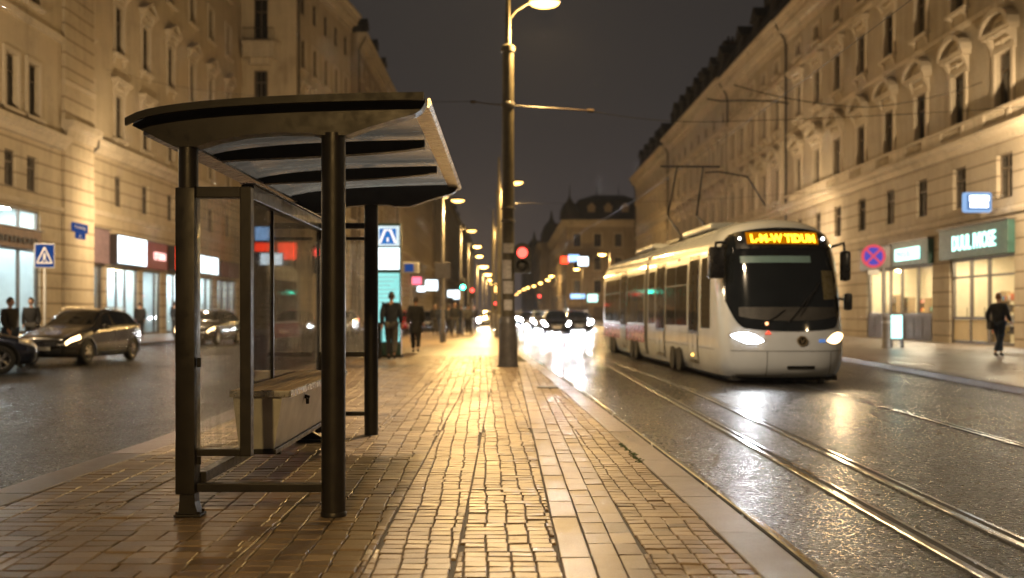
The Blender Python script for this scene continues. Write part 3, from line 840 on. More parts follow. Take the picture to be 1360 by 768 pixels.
def balustrade(F, us, z0=8.36, z1=8.98, out=.38):
    mb = MB(); mb.box(0, F.L, -out, .02, z0, z0 + .1); mb.box(0, F.L, -out - .04, .02, z1 - .1, z1)
    for u in us:
        mb.box(u - 1.15, u - .9, -out + .01, .02, z0 + .103, z1 - .103); mb.box(u + .9, u + 1.15, -out + .01, .02, z0 + .103, z1 - .103)
        for k in range(7):
            x = u - .75 + k * .25
            mb.cyl((x, -out + .12, z0 + .1), (x, -out + .12, z0 + .3), .055, .075, 8, False); mb.cyl((x, -out + .12, z0 + .3), (x, -out + .12, z1 - .1), .075, .045, 8, False)
    for a, b in zip(us, us[1:]):
        lo, hi = min(a, b) + 1.16, max(a, b) - 1.16
        if hi > lo: mb.box(lo, hi, -out + .04, .02, z0 + .103, z1 - .103)
    F.put(mb.build('balustrade', 'trim', F.root))

rt, F = right_building('apartment_building', 'ochre block over the green-signed shops, with arched pediments and balustrade', 24, 66.6, 20.8, 'plaster_right')
ys1 = [26.2, 30.0, 33.8, 37.55, 41.3, 45.05, 48.8, 52.6, 56.4, 60.1, 63.9]
rfill(F, 66.6, ys1)
shopfront(F, 66.6 - 42.2, 66.6 - 36.8, .02, 3.5, [66.6 - 40.5, 66.6 - 39.0], 2.75, True, 0, [(66.6 - 42.1, 66.6 - 40.5), (66.6 - 40.5, 66.6 - 39.0)], seed=4)
shopfront(F, 66.6 - 51.9, 66.6 - 43.9, .02, 3.45, [66.6 - 49.9, 66.6 - 49.0, 66.6 - 47.6, 66.6 - 45.7], 0, True, 1.15, seed=9)
shopfront(F, 66.6 - 35.4, 66.6 - 30.4, .02, 3.5, [66.6 - 33.8, 66.6 - 32.0], 2.75, False, .6, seed=14)
right_bands(F, 20.8); balustrade(F, [66.6 - y for y in ys1])
F.downpipe(.25, 20.8, 0, True)
F.wall(); F.roof(20.8, 3.4, 2.4, dormers=[3, 8, 13, 18, 24, 30, 36], chimneys=[6, 15, 27])
FR1 = F
rt, F = right_building('apartment_building', 'narrow ochre house with half columns between tall windows, left of the balustraded block', 66.9, 84.0, 20.9, 'plaster_right')
ys2 = [69.0, 72.4, 75.8, 79.2, 82.2]
rfill(F, 84.0, ys2); F.pilasters([84.0 - y for y in (67.5, 70.7, 74.1, 77.5, 80.7, 83.5)], 8.4, 12.9); F.pilasters([84.0 - y for y in (67.5, 70.7, 74.1, 77.5, 80.7, 83.5)], 13.2, 16.9, .4)
right_bands(F, 20.9); F.downpipe(.2, 20.9, 0, True); F.wall(); F.roof(20.9, 4.0, 2.2, dormers=[3, 8, 13], chimneys=[5, 11.5])
FR2 = F
rt, F = right_building('apartment_building', 'long pale block with small dormers in the middle of the right terrace', 84.3, 115.0, 21.2, 'plaster_right_pale')
ys3 = [86.5 + 3.6 * k for k in range(8)]
rfill(F, 115.0, ys3, True, styles=('', 'seg', 'flat', None)); F.pilasters([115.0 - y - 1.8 for y in ys3], 8.4, 12.9)
right_bands(F, 21.2); F.downpipe(.2, 21.2, 0, True); F.wall(); F.roof(21.2, 3.6, 2.2, dormers=[3, 7, 11, 15, 19, 23, 27], chimneys=[9, 21])
rt, F = right_building('apartment_building', 'pale corner apartment block at the far end of the right terrace', 115.3, 144.0, 20.6, 'plaster_right_pale')
ys4 = [117.5 + 3.4 * k for k in range(8)]
rfill(F, 144.0, ys4, True, styles=('', 'flat', 'flat', None))
right_bands(F, 20.6); F.downpipe(.2, 20.6, 0, True); F.wall(); F.roof(20.6, 3.4, 2.2, dormers=[3, 8, 13, 18, 23], chimneys=[10, 20])
# far right: block with the big mansard that closes the view
rt = thing('apartment_building', 'grey block with big dark mansard roof at the end of the right side', 'building', (10.0, 165, 0))
F = Fac(rt, (0, 0, 0), 0, 14, 16.6, 'plaster_grey', 40)
for u in (1.8, 5.2, 8.6, 12.0):
    for z in (4.5, 8.3, 12.2): F.window(u, z, z + 2.1, 1.2, 'plain', True)
F.cornice(16.6, .8, 1.1, dent=False); F.wall(False)
G = Fac(rt, (0, 60, 0), -PI / 2, 60, 16.6, 'plaster_grey', 14)
for k in range(12):
    for z in (4.5, 8.3, 12.2): G.window(3 + 4.8 * k, z, z + 2.1, 1.2, 'plain', True)
G.cornice(16.6, .8, 1.1, dent=False); G.wall(False)
mb = MB()
mb.add([(-.4, -.4, 16.65), (14.4, -.4, 16.65), (14.4, 60, 16.65), (-.4, 60, 16.65), (2.2, 2, 20.2), (12, 2, 20.2), (12, 58, 20.2), (2.2, 58, 20.2), (5, 5, 21.3), (10, 5, 21.3), (10, 55, 21.3), (5, 55, 21.3)],
       [(0, 1, 5, 4), (1, 2, 6, 5), (2, 3, 7, 6), (3, 0, 4, 7), (4, 5, 9, 8), (5, 6, 10, 9), (6, 7, 11, 10), (7, 4, 8, 11), (8, 9, 10, 11)])
rf = mb.build('roof', 'slate', rt)
mb = MB(); mb.cyl((5.5, 5, 21.2), (5.5, 5, 23.4), .1, .02, 6); mb.cyl((9.2, 5, 21.2), (9.2, 5, 23.2), .1, .02, 6); mb.build('finial', 'slate', rf)
for u in (4.2, 7, 9.8):
    mb = MB(); mb.box(u - .6, u + .6, .5, 2.5, 17.2, 18.8); mb.prism([(u - .8, 18.803), (u + .8, 18.803), (u, 19.6)], 'y', .4, 2.5); mb.build('dormer', 'trim_dark', rf)
mb = MB(); mb.lathe([(1.7, 16.65), (1.6, 18), (1.2, 19), (.5, 19.8), (.12, 20.6), (.02, 22.6)], 12, (.6, .8, 0)); mb.build('turret', 'slate', rf, 40)
for i, (x, y0, y1, h, lb) in enumerate(((8.2, 232, 300, 17.5, 'dim dark-roofed block behind the mansard building on the right'), (6.2, 303, 400, 18.5, 'farthest dim row of houses on the right of the street'))):
    rt = thing('apartment_building', lb, 'building', (x, y1, 0))
    F = Fac(rt, (0, 0, 0), -PI / 2, y1 - y0, h, 'plaster_grey', 12)
    for k in range(int((y1 - y0) / 5)):
        for z in (4.5, 8.3, 12.2): F.window(3 + 5 * k, z, z + 2.2, 1.3, None, True)
    F.cornice(h, .8, 1.1, dent=False); F.wall(); F.roof(h, 4.5, 3)
    mb = MB(); mb.lathe([(2.6, h), (2.5, h + 2), (1.8, h + 4), (.5, h + 5.5), (.05, h + 8)], 12, (0, 0, 0)); F.put(mb.build('turret', 'slate', rt, 40), F.L - 2.5, 2.5)

# ---- left-hand terrace
def left_building(name, label, Y0, Y1, eave, mat, x, ang=PI / 2):
    root = thing(name, label, 'building', (x, Y0, 0))
    return root, Fac(root, (0, 0, 0), ang, Y1 - Y0, eave, mat)
rt, F = left_building('apartment_building', 'ochre house at the left edge with paired windows over the brown-signed shop', 28, 45.7, 26, 'plaster_left', -20.4)
for y in (30.0, 31.9, 35.4, 37.3, 41.0, 42.9):
    F.window(y - 28, 6.5, 8.0, 1.0, '', False); F.window(y - 28, 9.75, 12.0, 1.0, 'plain'); F.window(y - 28, 14.6, 17, 1.0, 'plain'); F.window(y - 28, 19.5, 22, 1.0, 'plain')
shopfront(F, 8.2, 15.6, .02, 5.7, [9.9, 12.0, 13.9], 3.95, False, .4, seed=3)
F.band('string_course', [(-.03, 8.7), (.2, 8.75), (.28, 8.95), (.5, 9.1), (.55, 9.3), (-.03, 9.4)])
F.band('string_course', [(-.03, 5.9), (.1, 5.9), (.12, 6.1), (-.03, 6.12)]); F.band('string_course', [(-.03, 13.6), (.15, 13.6), (.2, 13.9), (-.03, 13.95)])
F.cornice(26, 1, 1.4); F.wall(); F.roof(26)
FL0 = F
rt, F = left_building('apartment_building', 'long ochre block on the left with bracketed window hoods over lit shops', 45.9, 79, 29, 'plaster_left', -21.0)
ysL = [49.9, 54.0, 58.0, 62.3, 66.6, 70.8, 75.2]
for i, y in enumerate(ysL):
    u = y - 45.9
    F.window(u, 7.0, 8.65, 1.1, ''); F.window(u, 10.7, 13.0, 1.15, 'flat' if i else 'plain'); F.window(u, 15.3, 17.9, 1.15, 'tri'); F.window(u, 20.6, 22.9, 1.15, 'plain'); F.window(u, 25, 26.9, 1.1, 'plain')
L1S = [(49.15, 51.9, [50.6], 101), (52.4, 56.9, [54.0, 55.2], 102), (57.6, 60.6, [59.8], 103), (61.6, 66.2, [63.2, 64.8], 104), (67.0, 71.5, [68.5, 70.0], 105), (72.3, 77.5, [74, 75.7], 106)]
for a, b, p, sd in L1S: shopfront(F, a - 45.9, b - 45.9, .02, 3.75, [q - 45.9 for q in p], 0, False, 0, seed=sd)
mb = MB(); mb.box(-.18, 3.05, -.75, .05, -.1, 28.4); p_ = F.put(mb.build('corner_pier', 'plaster_left_plain', rt))
mb = MB(); mb.prism([(.0, 9.4), (-.85, 9.4), (-.92, 9.75), (-1.15, 9.9), (-1.2, 10.15), (0, 10.2)], 'x', -.25, 3.12); mb.prism([(.0, 11.8), (-.82, 11.8), (-.86, 12.0), (0, 12.05)], 'x', -.22, 3.09); F.put(mb.build('pier_moulding', 'trim', rt))
F.band('string_course', [(-.03, 9.4), (.2, 9.45), (.3, 9.65), (.55, 9.8), (.6, 10.05), (-.03, 10.15)], u0=3.13)
F.band('string_course', [(-.03, 6.3), (.12, 6.3), (.14, 6.55), (-.03, 6.6)], u0=3.13); F.band('string_course', [(-.03, 10.2), (.1, 10.2), (.1, 10.45), (-.03, 10.45)], u0=3.13)
F.cornice(29, 1.1, 1.6); F.downpipe(3.2, 9.3); F.wall(); F.roof(29)
mb = MB(); mb.tube([(3.45, -.3, 28), (3.45, -.3, 10.6), (3.55, -.75, 10.1), (3.5, -.75, 9.5), (3.25, -.3, 8.9), (3.25, -.22, .1)], .085, 8); F.put(mb.build('downpipe', 'zinc', rt, 40))
mb = MB()
for zz in (1.5, 4.5): mb.cyl((3.25, -.22, zz), (3.25, -.22, zz + .08), .12, None, 8)
FL1 = F
# projecting house: its end wall faces the camera, its long side turns along the street
rt = thing('apartment_building', 'tall house whose end wall with a balcony rises behind the shelter roof', 'building', (-21, 79, 0))
A2 = Fac(rt, (0, 0, 0), 0, 4.35, 29.6, 'plaster_left', 3)
for z0, z1 in ((5.5, 7.2), (10.5, 13), (17.6, 20.5), (23.0, 26.2)): A2.window(1.55, z0, z1, 1.1, 'plain' if z0 < 8 else None)
A2.wall(False)
mb = MB(); mb.prism([(.1, 0), (.35, -.9), (2.75, -.9), (3.1, 0)], 'z', 21.4, 22.3); mb.prism([(0, 0), (.3, -1.0), (2.8, -1.0), (3.2, 0)], 'z', 22.303, 22.6)
mb.prism([(.6, 0), (.8, -.5), (2.3, -.5), (2.5, 0)], 'z', 20.9, 21.397); A2.put(mb.build('balcony', 'trim', rt))
mb = MB()
for k in range(12):
    x = .35 + k * .22; mb.cyl((x, -.95, 22.6), (x, -.95, 23.6), .02, None, 6)
mb.box(.3, 2.8, -.98, -.92, 23.6, 23.65); A2.put(mb.build('balcony_railing', 'metal_black', rt))
B2 = Fac(rt, (4.35, 0, 0), math.atan2(16, 1.8), 16.2, 29.6, 'plaster_left', 10)
for k in range(5):
    for z0, z1, st in ((6.8, 8.5, None), (11, 13.4, 'flat'), (16.4, 19, 'flat'), (21, 23.4, 'plain'), (25.4, 27.2, None)): B2.window(1.7 + 3.2 * k, z0, z1, 1.15, st, True)
B2.band('string_course', [(-.03, 9.4), (.3, 9.65), (.55, 9.8), (.6, 10.05), (-.03, 10.15)]); B2.band('string_course', [(-.03, 15), (.2, 15), (.3, 15.3), (-.03, 15.35)])
B2.cornice(29.6, 1.1, 1.6); B2.downpipe(.2, 29.4, 0); B2.wall(); B2.roof(29.6, 4, 2.4, chimneys=[12])
specs = [(97, 131, 28.6, -14.5, 'plaster_grey', 'grey-beige house above the right end of the shelter roof, with a steep dark roof'),
         (131.5, 196, 26.8, -14.5, 'plaster_left', 'ochre row seen between the shelter and the near lamp post, behind the lit totem'),
         (196.5, 300, 28, -14.2, 'plaster_grey', 'dim grey row on the left behind the string of far street lamps'),
         (301, 420, 28, -13.6, 'plaster_grey', 'farthest dim row at the end of the left side of the street')]
for i, (y0, y1, h, x, mt, lb) in enumerate(specs):
    rt, F = left_building('apartment_building', lb, y0, y1, h, mt, x)
    st = 4.2 if i < 2 else 6.5
    k = 2.2
    while k < y1 - y0 - 1:
        for z0, z1 in ((6.8, 8.5), (11, 13.3), (15.7, 18.1), (20.4, 22.6)) + (((24.6, 26),) if h > 27.5 else ()): F.window(k, z0, z1, 1.2, 'plain' if i == 0 else None, True)
        if i < 3: F.op.append((k - 1.1, k + 1.1, .3, 3.6, .4))
        k += st
    F.band('string_course', [(-.03, 9.2), (.3, 9.4), (.5, 9.6), (.5, 9.8), (-.03, 9.9)]); F.band('string_course', [(-.03, 4.6), (.2, 4.7), (.2, 4.9), (-.03, 4.95)])
    F.cornice(h, 1.0, 1.4, dent=i == 0); F.downpipe(.3, h, 0, True); F.wall(); F.roof(h, 4.2, 2.6, chimneys=[4] if i == 0 else [6, 30], dormers=[8, 16, 24] if i == 0 else [])
    if i in (0, 1, 2):   # dim shop windows behind the openings
        mb = MB(); k = 2.2; j = 0
        while k < y1 - y0 - 1:
            mb.quad((k - 1.1, .35, .3), (k + 1.1, .35, .3), (k + 1.1, .35, 3.6), (k - 1.1, .35, 3.6)); k += st
        F.put(mb.build('shop_glazing', emat('far_shop_glow_%d' % i, (1, .72, .4), .55, .9, .25, False), rt))
# ------------------------------------------------------------------ shelter
def tmb(root):
    m = MB(); m.M = Matrix.Translation(-Vector(root.location)); return m
YN, YF = 6.365, 10.6
def px(x, y, Y=YN): return ((x - 672) * Y / 1322, 1.3 + (415 - y) * Y / 1322)
XPR, XPL, XPF = -1.103, -2.03, -1.435
sh = thing('tram_shelter', 'dark metal tram stop shelter with arched roof and rain-streaked glass in the foreground', 'shelter', (-1.55, 8.4, 0))
def sp(name, mat, fn, smooth=None, parent=None):
    m = tmb(sh); fn(m); return m.build(name, mat, parent or sh, smooth)
TOP = [px(*p) for p in [(181, 167), (200, 158), (240, 150), (300, 143.5), (380, 138.5), (450, 136), (510, 134.5), (566, 133.5)]]
BOT = [px(*p) for p in [(566, 139), (560, 149), (552, 154), (520, 163), (490, 172), (462, 182), (426, 182), (416, 179), (370, 178.5), (330, 181.5), (290, 189), (264, 197), (236, 197), (215, 187), (195, 176), (181, 170)]]
topz = lambda x: smooth_lerp(TOP, x)
XA, XB = TOP[0][0], TOP[-1][0]
# arched frames
sp('roof_beam', 'metal_dark', lambda m: m.prism([(x, z - .004) for x, z in TOP] + [(x, z) for x, z in BOT], 'y', 6.30, 6.43))
sp('roof_beam', 'metal_dark', lambda m: m.prism([(x, z - .004) for x, z in TOP] + [(x, z) for x, z in BOT], 'y', 10.53, 10.67))
RIB = [(x, topz(x) - .022) for x in [XA + .1 + (XB - XA - .22) * k / 14 for k in range(15)]]
RIBB = [(x, topz(x) - .02 - .105 * math.sin(PI * min(1, max(0.02, (x - XA) / (XB - XA)))) ** .35) for x, z in RIB][::-1]
for y in (7.72, 9.1): sp('roof_rib', 'metal_black', lambda m: m.prism(RIB + RIBB, 'y', y - .045, y + .045))
xs = [XA + (XB - XA) * k / 26 for k in range(27)]
def sheet(m, y0, y1, dz, flip=1):
    ny = 40
    for j in range(ny):
        a, b = y0 + (y1 - y0) * j / ny, y0 + (y1 - y0) * (j + 1) / ny
        for p, q in zip(xs, xs[1:]): m.quad((p, a, topz(p) + dz), (q, a, topz(q) + dz), (q, b, topz(q) + dz), (p, b, topz(p) + dz))
sp('roof_panel', 'roof_sheet', lambda m: sheet(m, 6.2, 10.78, .004), 60)
sp('front_trim', 'metal_black', lambda m: m.prism([(x, topz(x) - .035) for x in xs] + [(x, topz(x) + .012) for x in xs[::-1]], 'y', 6.17, 6.198), 40)
sp('roof_edge', 'roof_edge', lambda m: m.prism([(XB - .10, topz(XB) - .03), (XB + .012, topz(XB) - .03), (XB + .03, topz(XB) - .005), (XB + .02, topz(XB) + .03), (XB + .003, topz(XB) + .03), (XB + .003, topz(XB) - .018), (XB - .10, topz(XB) - .018)], 'y', 6.44, 10.80))
sp('gutter', 'roof_edge', lambda m: m.prism([(XA + .02, TOP[0][1] - .05), (XA + .16, TOP[0][1] - .03), (XA + .16, TOP[0][1] - .012), (XA + .02, TOP[0][1] - .022)], 'y', 6.44, 10.52))
# posts
def post_round(m, x, y, z0, z1, r):
    m.lathe([(r * 1.0, z0), (r, z1)], 28, (x, y, 0))
def plate(m, x, y, w=.13):
    m.bbox(x - w, x + w, y - w * .8, y + w * .8, .002, .018, .004)
    for sx in (-1, 1):
        for sy in (-1, 1): m.cyl((x + sx * w * .78, y + sy * w * .6, .018), (x + sx * w * .78, y + sy * w * .6, .036), .012, None, 6)
p = sp('post', 'metal_dark', lambda m: post_round(m, XPR, 6.365, 0, 2.44, .077), 40)
sp('collar', 'metal_dark', lambda m: m.lathe([(.083, .0), (.083, .02), (.078, .03)], 24, (XPR, 6.365, 0)), 40, p)
p = sp('post', 'metal_dark', lambda m: (post_round(m, XPL, 6.365, 2.09, 2.36, .062), m.bbox(XPL - .066, XPL + .058, 6.30, 6.43, .145, 2.092, .01)), 40)
def foot(m):
    m.prism([(XPL - .05, .02), (XPL + .075, .02), (XPL + .055, .09), (XPL + .052, .144), (XPL - .04, .144), (XPL - .046, .06)], 'y', 6.315, 6.415)
    plate(m, XPL + .01, 6.365, .085)
sp('foot', 'metal_dark', foot, None, p)
p = sp('post', 'metal_black', lambda m: post_round(m, XPF, YF, 0, 2.44, .074), 40)
p = sp('post', 'metal_black', lambda m: m.bbox(-2.07, -1.99, 10.78, 10.90, .0, 2.38, .01), None)
# end panel (near)
XS = -1.622
sp('end_stile', 'metal_dark', lambda m: m.bbox(XS - .07, XS, 6.325, 6.405, .385, 2.10, .006))
sp('end_top_bar', 'metal_dark', lambda m: m.bbox(XPL + .059, XS - .071, 6.325, 6.405, 2.03, 2.10, .006))
sp('end_bottom_bar', 'metal_dark', lambda m: m.bbox(XPL + .059, XS - .071, 6.33, 6.40, .385, .43, .006))
sp('end_glass', 'shelter_glass', lambda m: m.box(XPL + .06, XS - .071, 6.36, 6.368, .432, 2.028))
sp('glass_clip', 'metal_black', lambda m: m.box(XPL + .06, XPL + .085, 6.345, 6.355, .95, 1.01))
sp('glass_clip', 'metal_black', lambda m: m.box(XPL + .06, XPL + .085, 6.345, 6.355, .33, .38))
sp('lower_bar', 'metal_dark', lambda m: m.bbox(XPL + .059, XPR - .07, 6.335, 6.395, .155, .21, .006))
sp('bottom_rail', 'metal_dark', lambda m: m.bbox(-2.01, -1.94, 6.44, 10.77, .20, .27, .006))
# back panel
YB0, YB1 = 7.78, 10.775
sp('top_rail', 'metal_dark', lambda m: m.bbox(-2.07, -1.97, YB0, YB1, 2.18, 2.30, .008))
sp('rail_lip', 'roof_edge', lambda m: m.box(-2.08, -1.955, YB0, YB1, 2.303, 2.312))
sp('end_stile', 'metal_dark', lambda m: m.bbox(-2.05, -2.0, YB0, YB0 + .06, .275, 2.178, .005))
for a, b in ((YB0 + .065, 8.60), (8.635, 9.50), (9.508, YB1)):
    sp('back_glass', 'shelter_glass', lambda m: m.box(-2.03, -2.022, a, b, .275, 2.178))
sp('mullion', 'metal_black', lambda m: m.box(-2.042, -2.01, 8.602, 8.633, .275, 2.178))
sp('support_bracket', 'metal_black', lambda m: (m.prism([(-2.07, .03), (-1.83, .03), (-1.85, .05), (-1.94, .10), (-1.955, .199), (-2.0, .199), (-2.01, .09)], 'y', 9.98, 10.03), m.bbox(-2.1, -1.8, 9.93, 10.08, .002, .028, .004)))
# far end panel
sp('far_top_bar', 'metal_black', lambda m: m.bbox(-1.985, XPF - .07, 10.56, 10.64, 2.19, 2.25, .005))
sp('far_transom', 'metal_black', lambda m: m.bbox(-1.985, XPF - .07, 10.57, 10.63, 2.07, 2.10, .004))
sp('far_bottom_bar', 'metal_black', lambda m: m.bbox(-1.985, XPF - .07, 10.56, 10.64, .83, .88, .005))
sp('end_glass', 'shelter_glass', lambda m: (m.box(-1.985, XPF - .07, 10.598, 10.606, .882, 2.068)))
sp('lower_bar', 'metal_black', lambda m: m.bbox(-1.985, XPF - .07, 10.57, 10.63, .20, .245, .006))
# ---- bench
bn = thing('bench', 'slatted wooden bench on a tapered grey sheet-metal box inside the shelter', 'bench', (-1.8, 8.45, 0))
def bp(name, mat, fn, smooth=None, parent=None):
    m = tmb(bn); fn(m); return m.build(name, mat, parent or bn, smooth)
BY0, BY1, BZ = 7.2, 9.75, .735
def boxbody(m):
    # lid-side outline tapers to a narrower bottom
    t = [(-1.985, BZ - .05), (-1.625, BZ - .05), (-1.70, .30), (-1.955, .30)]
    n = 4
    vs = []
    for y, k in ((BY0 + .03, 0), (BY1 - .03, 0)):
        for (x, z) in t:
            vs.append((x, y + (.06 if (z < .4 and y < 8) else 0), z))
    m.add(vs, [(0, 1, 2, 3), (7, 6, 5, 4)] + [(i, 4 + i, 4 + (i + 1) % 4, (i + 1) % 4) for i in range(4)])
bx = bp('storage_box', 'bench_box', boxbody)
bp('box_seam', 'seam', lambda m: m.add([(-1.628, 8.06, .66), (-1.628, 8.075, .66), (-1.703, 8.075, .31), (-1.703, 8.06, .31)], [(0, 1, 2, 3)]), None, bx)
bp('latch', 'metal_black', lambda m: (m.box(-1.64, -1.622, 8.10, 8.13, .60, .63), m.cyl((-1.625, 8.115, .615), (-1.600, 8.115, .61), .011, None, 8), m.box(-1.63, -1.605, 8.108, 8.122, .555, .60)), None, bx)
bp('box_rail', 'metal_dark', lambda m: m.bbox(-1.97, -1.68, BY0 + .07, BY1 - .02, .262, .298, .006))
for k in range(4):
    x0 = -1.995 + k * .108
    bp('slat', 'bench_wood', lambda m: m.bbox(x0, x0 + .098, BY0 + .012, BY1 - .012, BZ - .038, BZ, .006))
bp('seat_edge', 'steel', lambda m: (m.bbox(-1.567, -1.553, BY0, BY1, BZ - .05, BZ - .002, .003), m.bbox(-2.0, -1.568, BY0 - .002, BY0 + .010, BZ - .05, BZ - .004, .003), m.bbox(-2.0, -1.568, BY1 - .010, BY1, BZ - .05, BZ - .004, .003)))
for y in (7.6, 9.5): bp('mounting_arm', 'metal_black', lambda m: m.bbox(-1.938, -1.72, y, y + .05, .215, .26, .004))

# ------------------------------------------------------------------ lamps
LIGHTS = []
def point(name, loc, power, col, r=.15, parent=None):
    l = bpy.data.lights.new(name, 'POINT'); l.energy = power; l.color = col; l.shadow_soft_size = r
    o = bpy.data.objects.new(name, l); COL.objects.link(o); o.location = loc; LIGHTS.append(o)
    return o
def spot(name, loc, target, power, col, size=150, blend=.6, r=.2):
    l = bpy.data.lights.new(name, 'SPOT'); l.energy = power; l.color = col; l.shadow_soft_size = r; l.spot_size = R(size); l.spot_blend = blend
    o = bpy.data.objects.new(name, l); COL.objects.link(o); o.location = loc
    o.rotation_euler = (Vector(target) - Vector(loc)).to_track_quat('-Z', 'Y').to_euler(); return o
SOD = (1, .62, .22); WARM = (1, .74, .44); PALE = (1, .75, .47)
def lamp_head(root, x, z, s, lens):
    mb = MB(); mb.M = Matrix.Translation((x, 0, z))
    n, m_ = 18, 6
    vs = []
    for k in range(m_ + 1):
        a = PI / 2 * k / m_
        for i in range(n): vs.append((math.cos(a) * .40 * s * math.cos(2 * PI * i / n), math.cos(a) * .22 * s * math.sin(2 * PI * i / n), .14 * s * math.sin(a)))
    mb.add(vs, [(k * n + i, k * n + (i + 1) % n, (k + 1) * n + (i + 1) % n, (k + 1) * n + i) for k in range(m_) for i in range(n)] + [tuple(range(n))[::-1]])
    h = mb.build('lamp_housing', 'lamp_shell', root, 60)
    mb = MB(); mb.M = Matrix.Translation((x, 0, z - .004))
    vs = []
    for k in range(m_ + 1):
        a = -PI / 2 * k / m_
        for i in range(n): vs.append((math.cos(a) * .37 * s * math.cos(2 * PI * i / n), math.cos(a) * .20 * s * math.sin(2 * PI * i / n), .15 * s * math.sin(a)))
    mb.add(vs, [(k * n + i, k * n + (i + 1) % n, (k + 1) * n + (i + 1) % n, (k + 1) * n + i) for k in range(m_) for i in range(n)] + [tuple(range(n))])
    mb.build('lamp_lens', lens, h, 60)
def mast(label, x, y, reach, zl=8.75, power=0, group=None, detail=False, lens='lens_amber'):
    root = thing('lamp_mast', label, 'street lamp', (x, y, 0), 0, group)
    mb = MB(); mb.lathe([(.265, 0), (.265, .03), (.235, .05), (.215, 1.0), (.21, 1.12), (.165, 1.2)], 24); mb.build('mast_base', 'mast', root, 30)
    mb = MB(); mb.lathe([(.155, 1.18), (.15, 4.0), (.135, 7.62)], 20); mb.build('pole', 'mast_warm', root, 40)
    mb = MB(); mb.lathe([(.17, 7.55), (.17, 7.68), (.10, 7.72)], 20); mb.build('collar', 'mast_warm', root, 40)
    mb = MB(); mb.lathe([(.07, 7.7), (.062, 8.5), (.055, 9.4)], 14); mb.build('upper_pole', 'mast_warm', root, 40)
    mb = MB(); mb.tube([(0.02, 0, zl - .42), (reach * .25, 0, zl - .2), (reach * .6, 0, zl - .04), (reach, 0, zl + .03)], .034, 8); mb.build('arm', 'mast_warm', root, 60)
    lamp_head(root, reach + .12, zl, 1.0, lens)
    if detail:
        for z in (3.45, 3.75): mb = MB(); mb.lathe([(.152, z), (.175, z + .01), (.175, z + .06), (.15, z + .07)], 18); mb.build('band_clamp', 'mast', root, 40)
        mb = MB()
        for z0, z1, a0, a1 in ((1.75, 2.05, 220, 320), (2.1, 2.55, 210, 300), (1.35, 1.6, 230, 310), (2.72, 2.95, 225, 330)):
            n = 8
            for k in range(n):
                a, b = R(a0 + (a1 - a0) * k / n), R(a0 + (a1 - a0) * (k + 1) / n); r = .1575 - z0 * .001 + .002
                mb.quad((r * math.cos(a), r * math.sin(a), z0), (r * math.cos(b), r * math.sin(b), z0), (r * math.cos(b), r * math.sin(b), z1), (r * math.cos(a), r * math.sin(a), z1))
        mb.build('paper_notice', 'paper', root)
        mb = MB(); mb.tube([(-.85, 0, 6.36), (-.4, 0, 6.30), (0, 0, 6.27), (1.1, 0, 6.2), (2.0, 0, 6.14)], .015, 6); mb.build('wire_arm', 'insulator', root)
        mb = MB(); mb.cyl((1.9, 0, 6.145), (2.06, 0, 6.135), .045, None, 8); mb.build('insulator', 'insulator', root, 40)
        mb = MB(); mb.cyl((-.9, 0, 6.36), (-.78, 0, 6.35), .04, None, 8); mb.build('insulator', 'insulator', root, 40)
        mb = MB(); mb.lathe([(.15, 6.2), (.165, 6.22), (.165, 6.32), (.15, 6.34)], 16); mb.build('band_clamp', 'mast', root, 40)
    if power:
        point('lamp_glow_light', (x + reach + .12, y, zl - .45), power * .35, SOD, .16); spot('lamp_down_light', (x + reach + .12, y, zl - .4), (x + reach + .12, y, 0), power * .75, SOD, 156, .5, .16)
    return root
mast('tall lamp mast with thick base and paper notices at the right kerb', .05, 23.9, .75, 8.75, 3000, None, True)
mast('lamp mast just behind the nearest tall mast, mostly hidden by it', -.36, 52, .75, 8.1, 2600)
mast('lamp mast on the traffic island, third in line behind the tall mast', -1.0, 78, .7, 8.1, 2000)

def street_lamp(label, x, y, h, side, group=None, power=0, col=None, lens='lens_amber', reach=.65, base=None):
    root = thing('street_lamp', label, 'street lamp', (x - side * reach, y, 0), 0, group)
    mb = MB(); mb.lathe([(.13, 0), (.125, .9), (.10, 1.0), (.075, 1.05), (.055, h + .1), (.04, h + .35)], 14); mb.build('pole', 'mast', root, 35)
    mb = MB(); mb.tube([(0, 0, h + .05), (side * reach * .4, 0, h + .16), (side * reach * .8, 0, h + .12)], .03, 6); mb.build('arm', 'mast', root, 60)
    lamp_head(root, side * reach, h, .75 if y < 90 else 1.2, lens)
    if power: point('lamp_glow_light', (x, y, h - .4), power * ((.09 if y < 40 else .26) if col else .45), col or SOD, .14)
    if power and not col: spot('lamp_down_light', (x, y, h - .35), (x, y, 0), power * .75, SOD, 166, .5, .14)
    if col: spot('facade_fill_light', (x, y, h - .35), ((-21, y + (25 if y < 40 else 8), 5.5) if x < 0 else (18.8, y + 11, 4.6)), power, col, 128 if y < 40 else 165, .7, .14)  # fill spot aimed at the facade, only for the added lamps
    return root
LR = [(43, -2.08, 6.15, 3200, 'nearest slim lamp post of the left row, with a grey sign panel on its pole'),
      (59, -2.04, 6.15, 2200, 'second lamp post of the left row, behind the one carrying the grey sign panel'),
      (72.5, -2.1, 6.1, 1800, 'third glowing lamp of the left row, above the walking crowd'),
      (86, -2.3, 6.15, 0, 'fourth glowing lamp of the left row, just above the merging string')]
for y, x, h, pw, lb in LR: street_lamp(lb, x, y, h, 1, 'street lamps in the left row', pw, lens='lens_amber' if y < 60 else 'lens_far')
far_lb = 'far amber street lamp in the merging string above the left traffic'
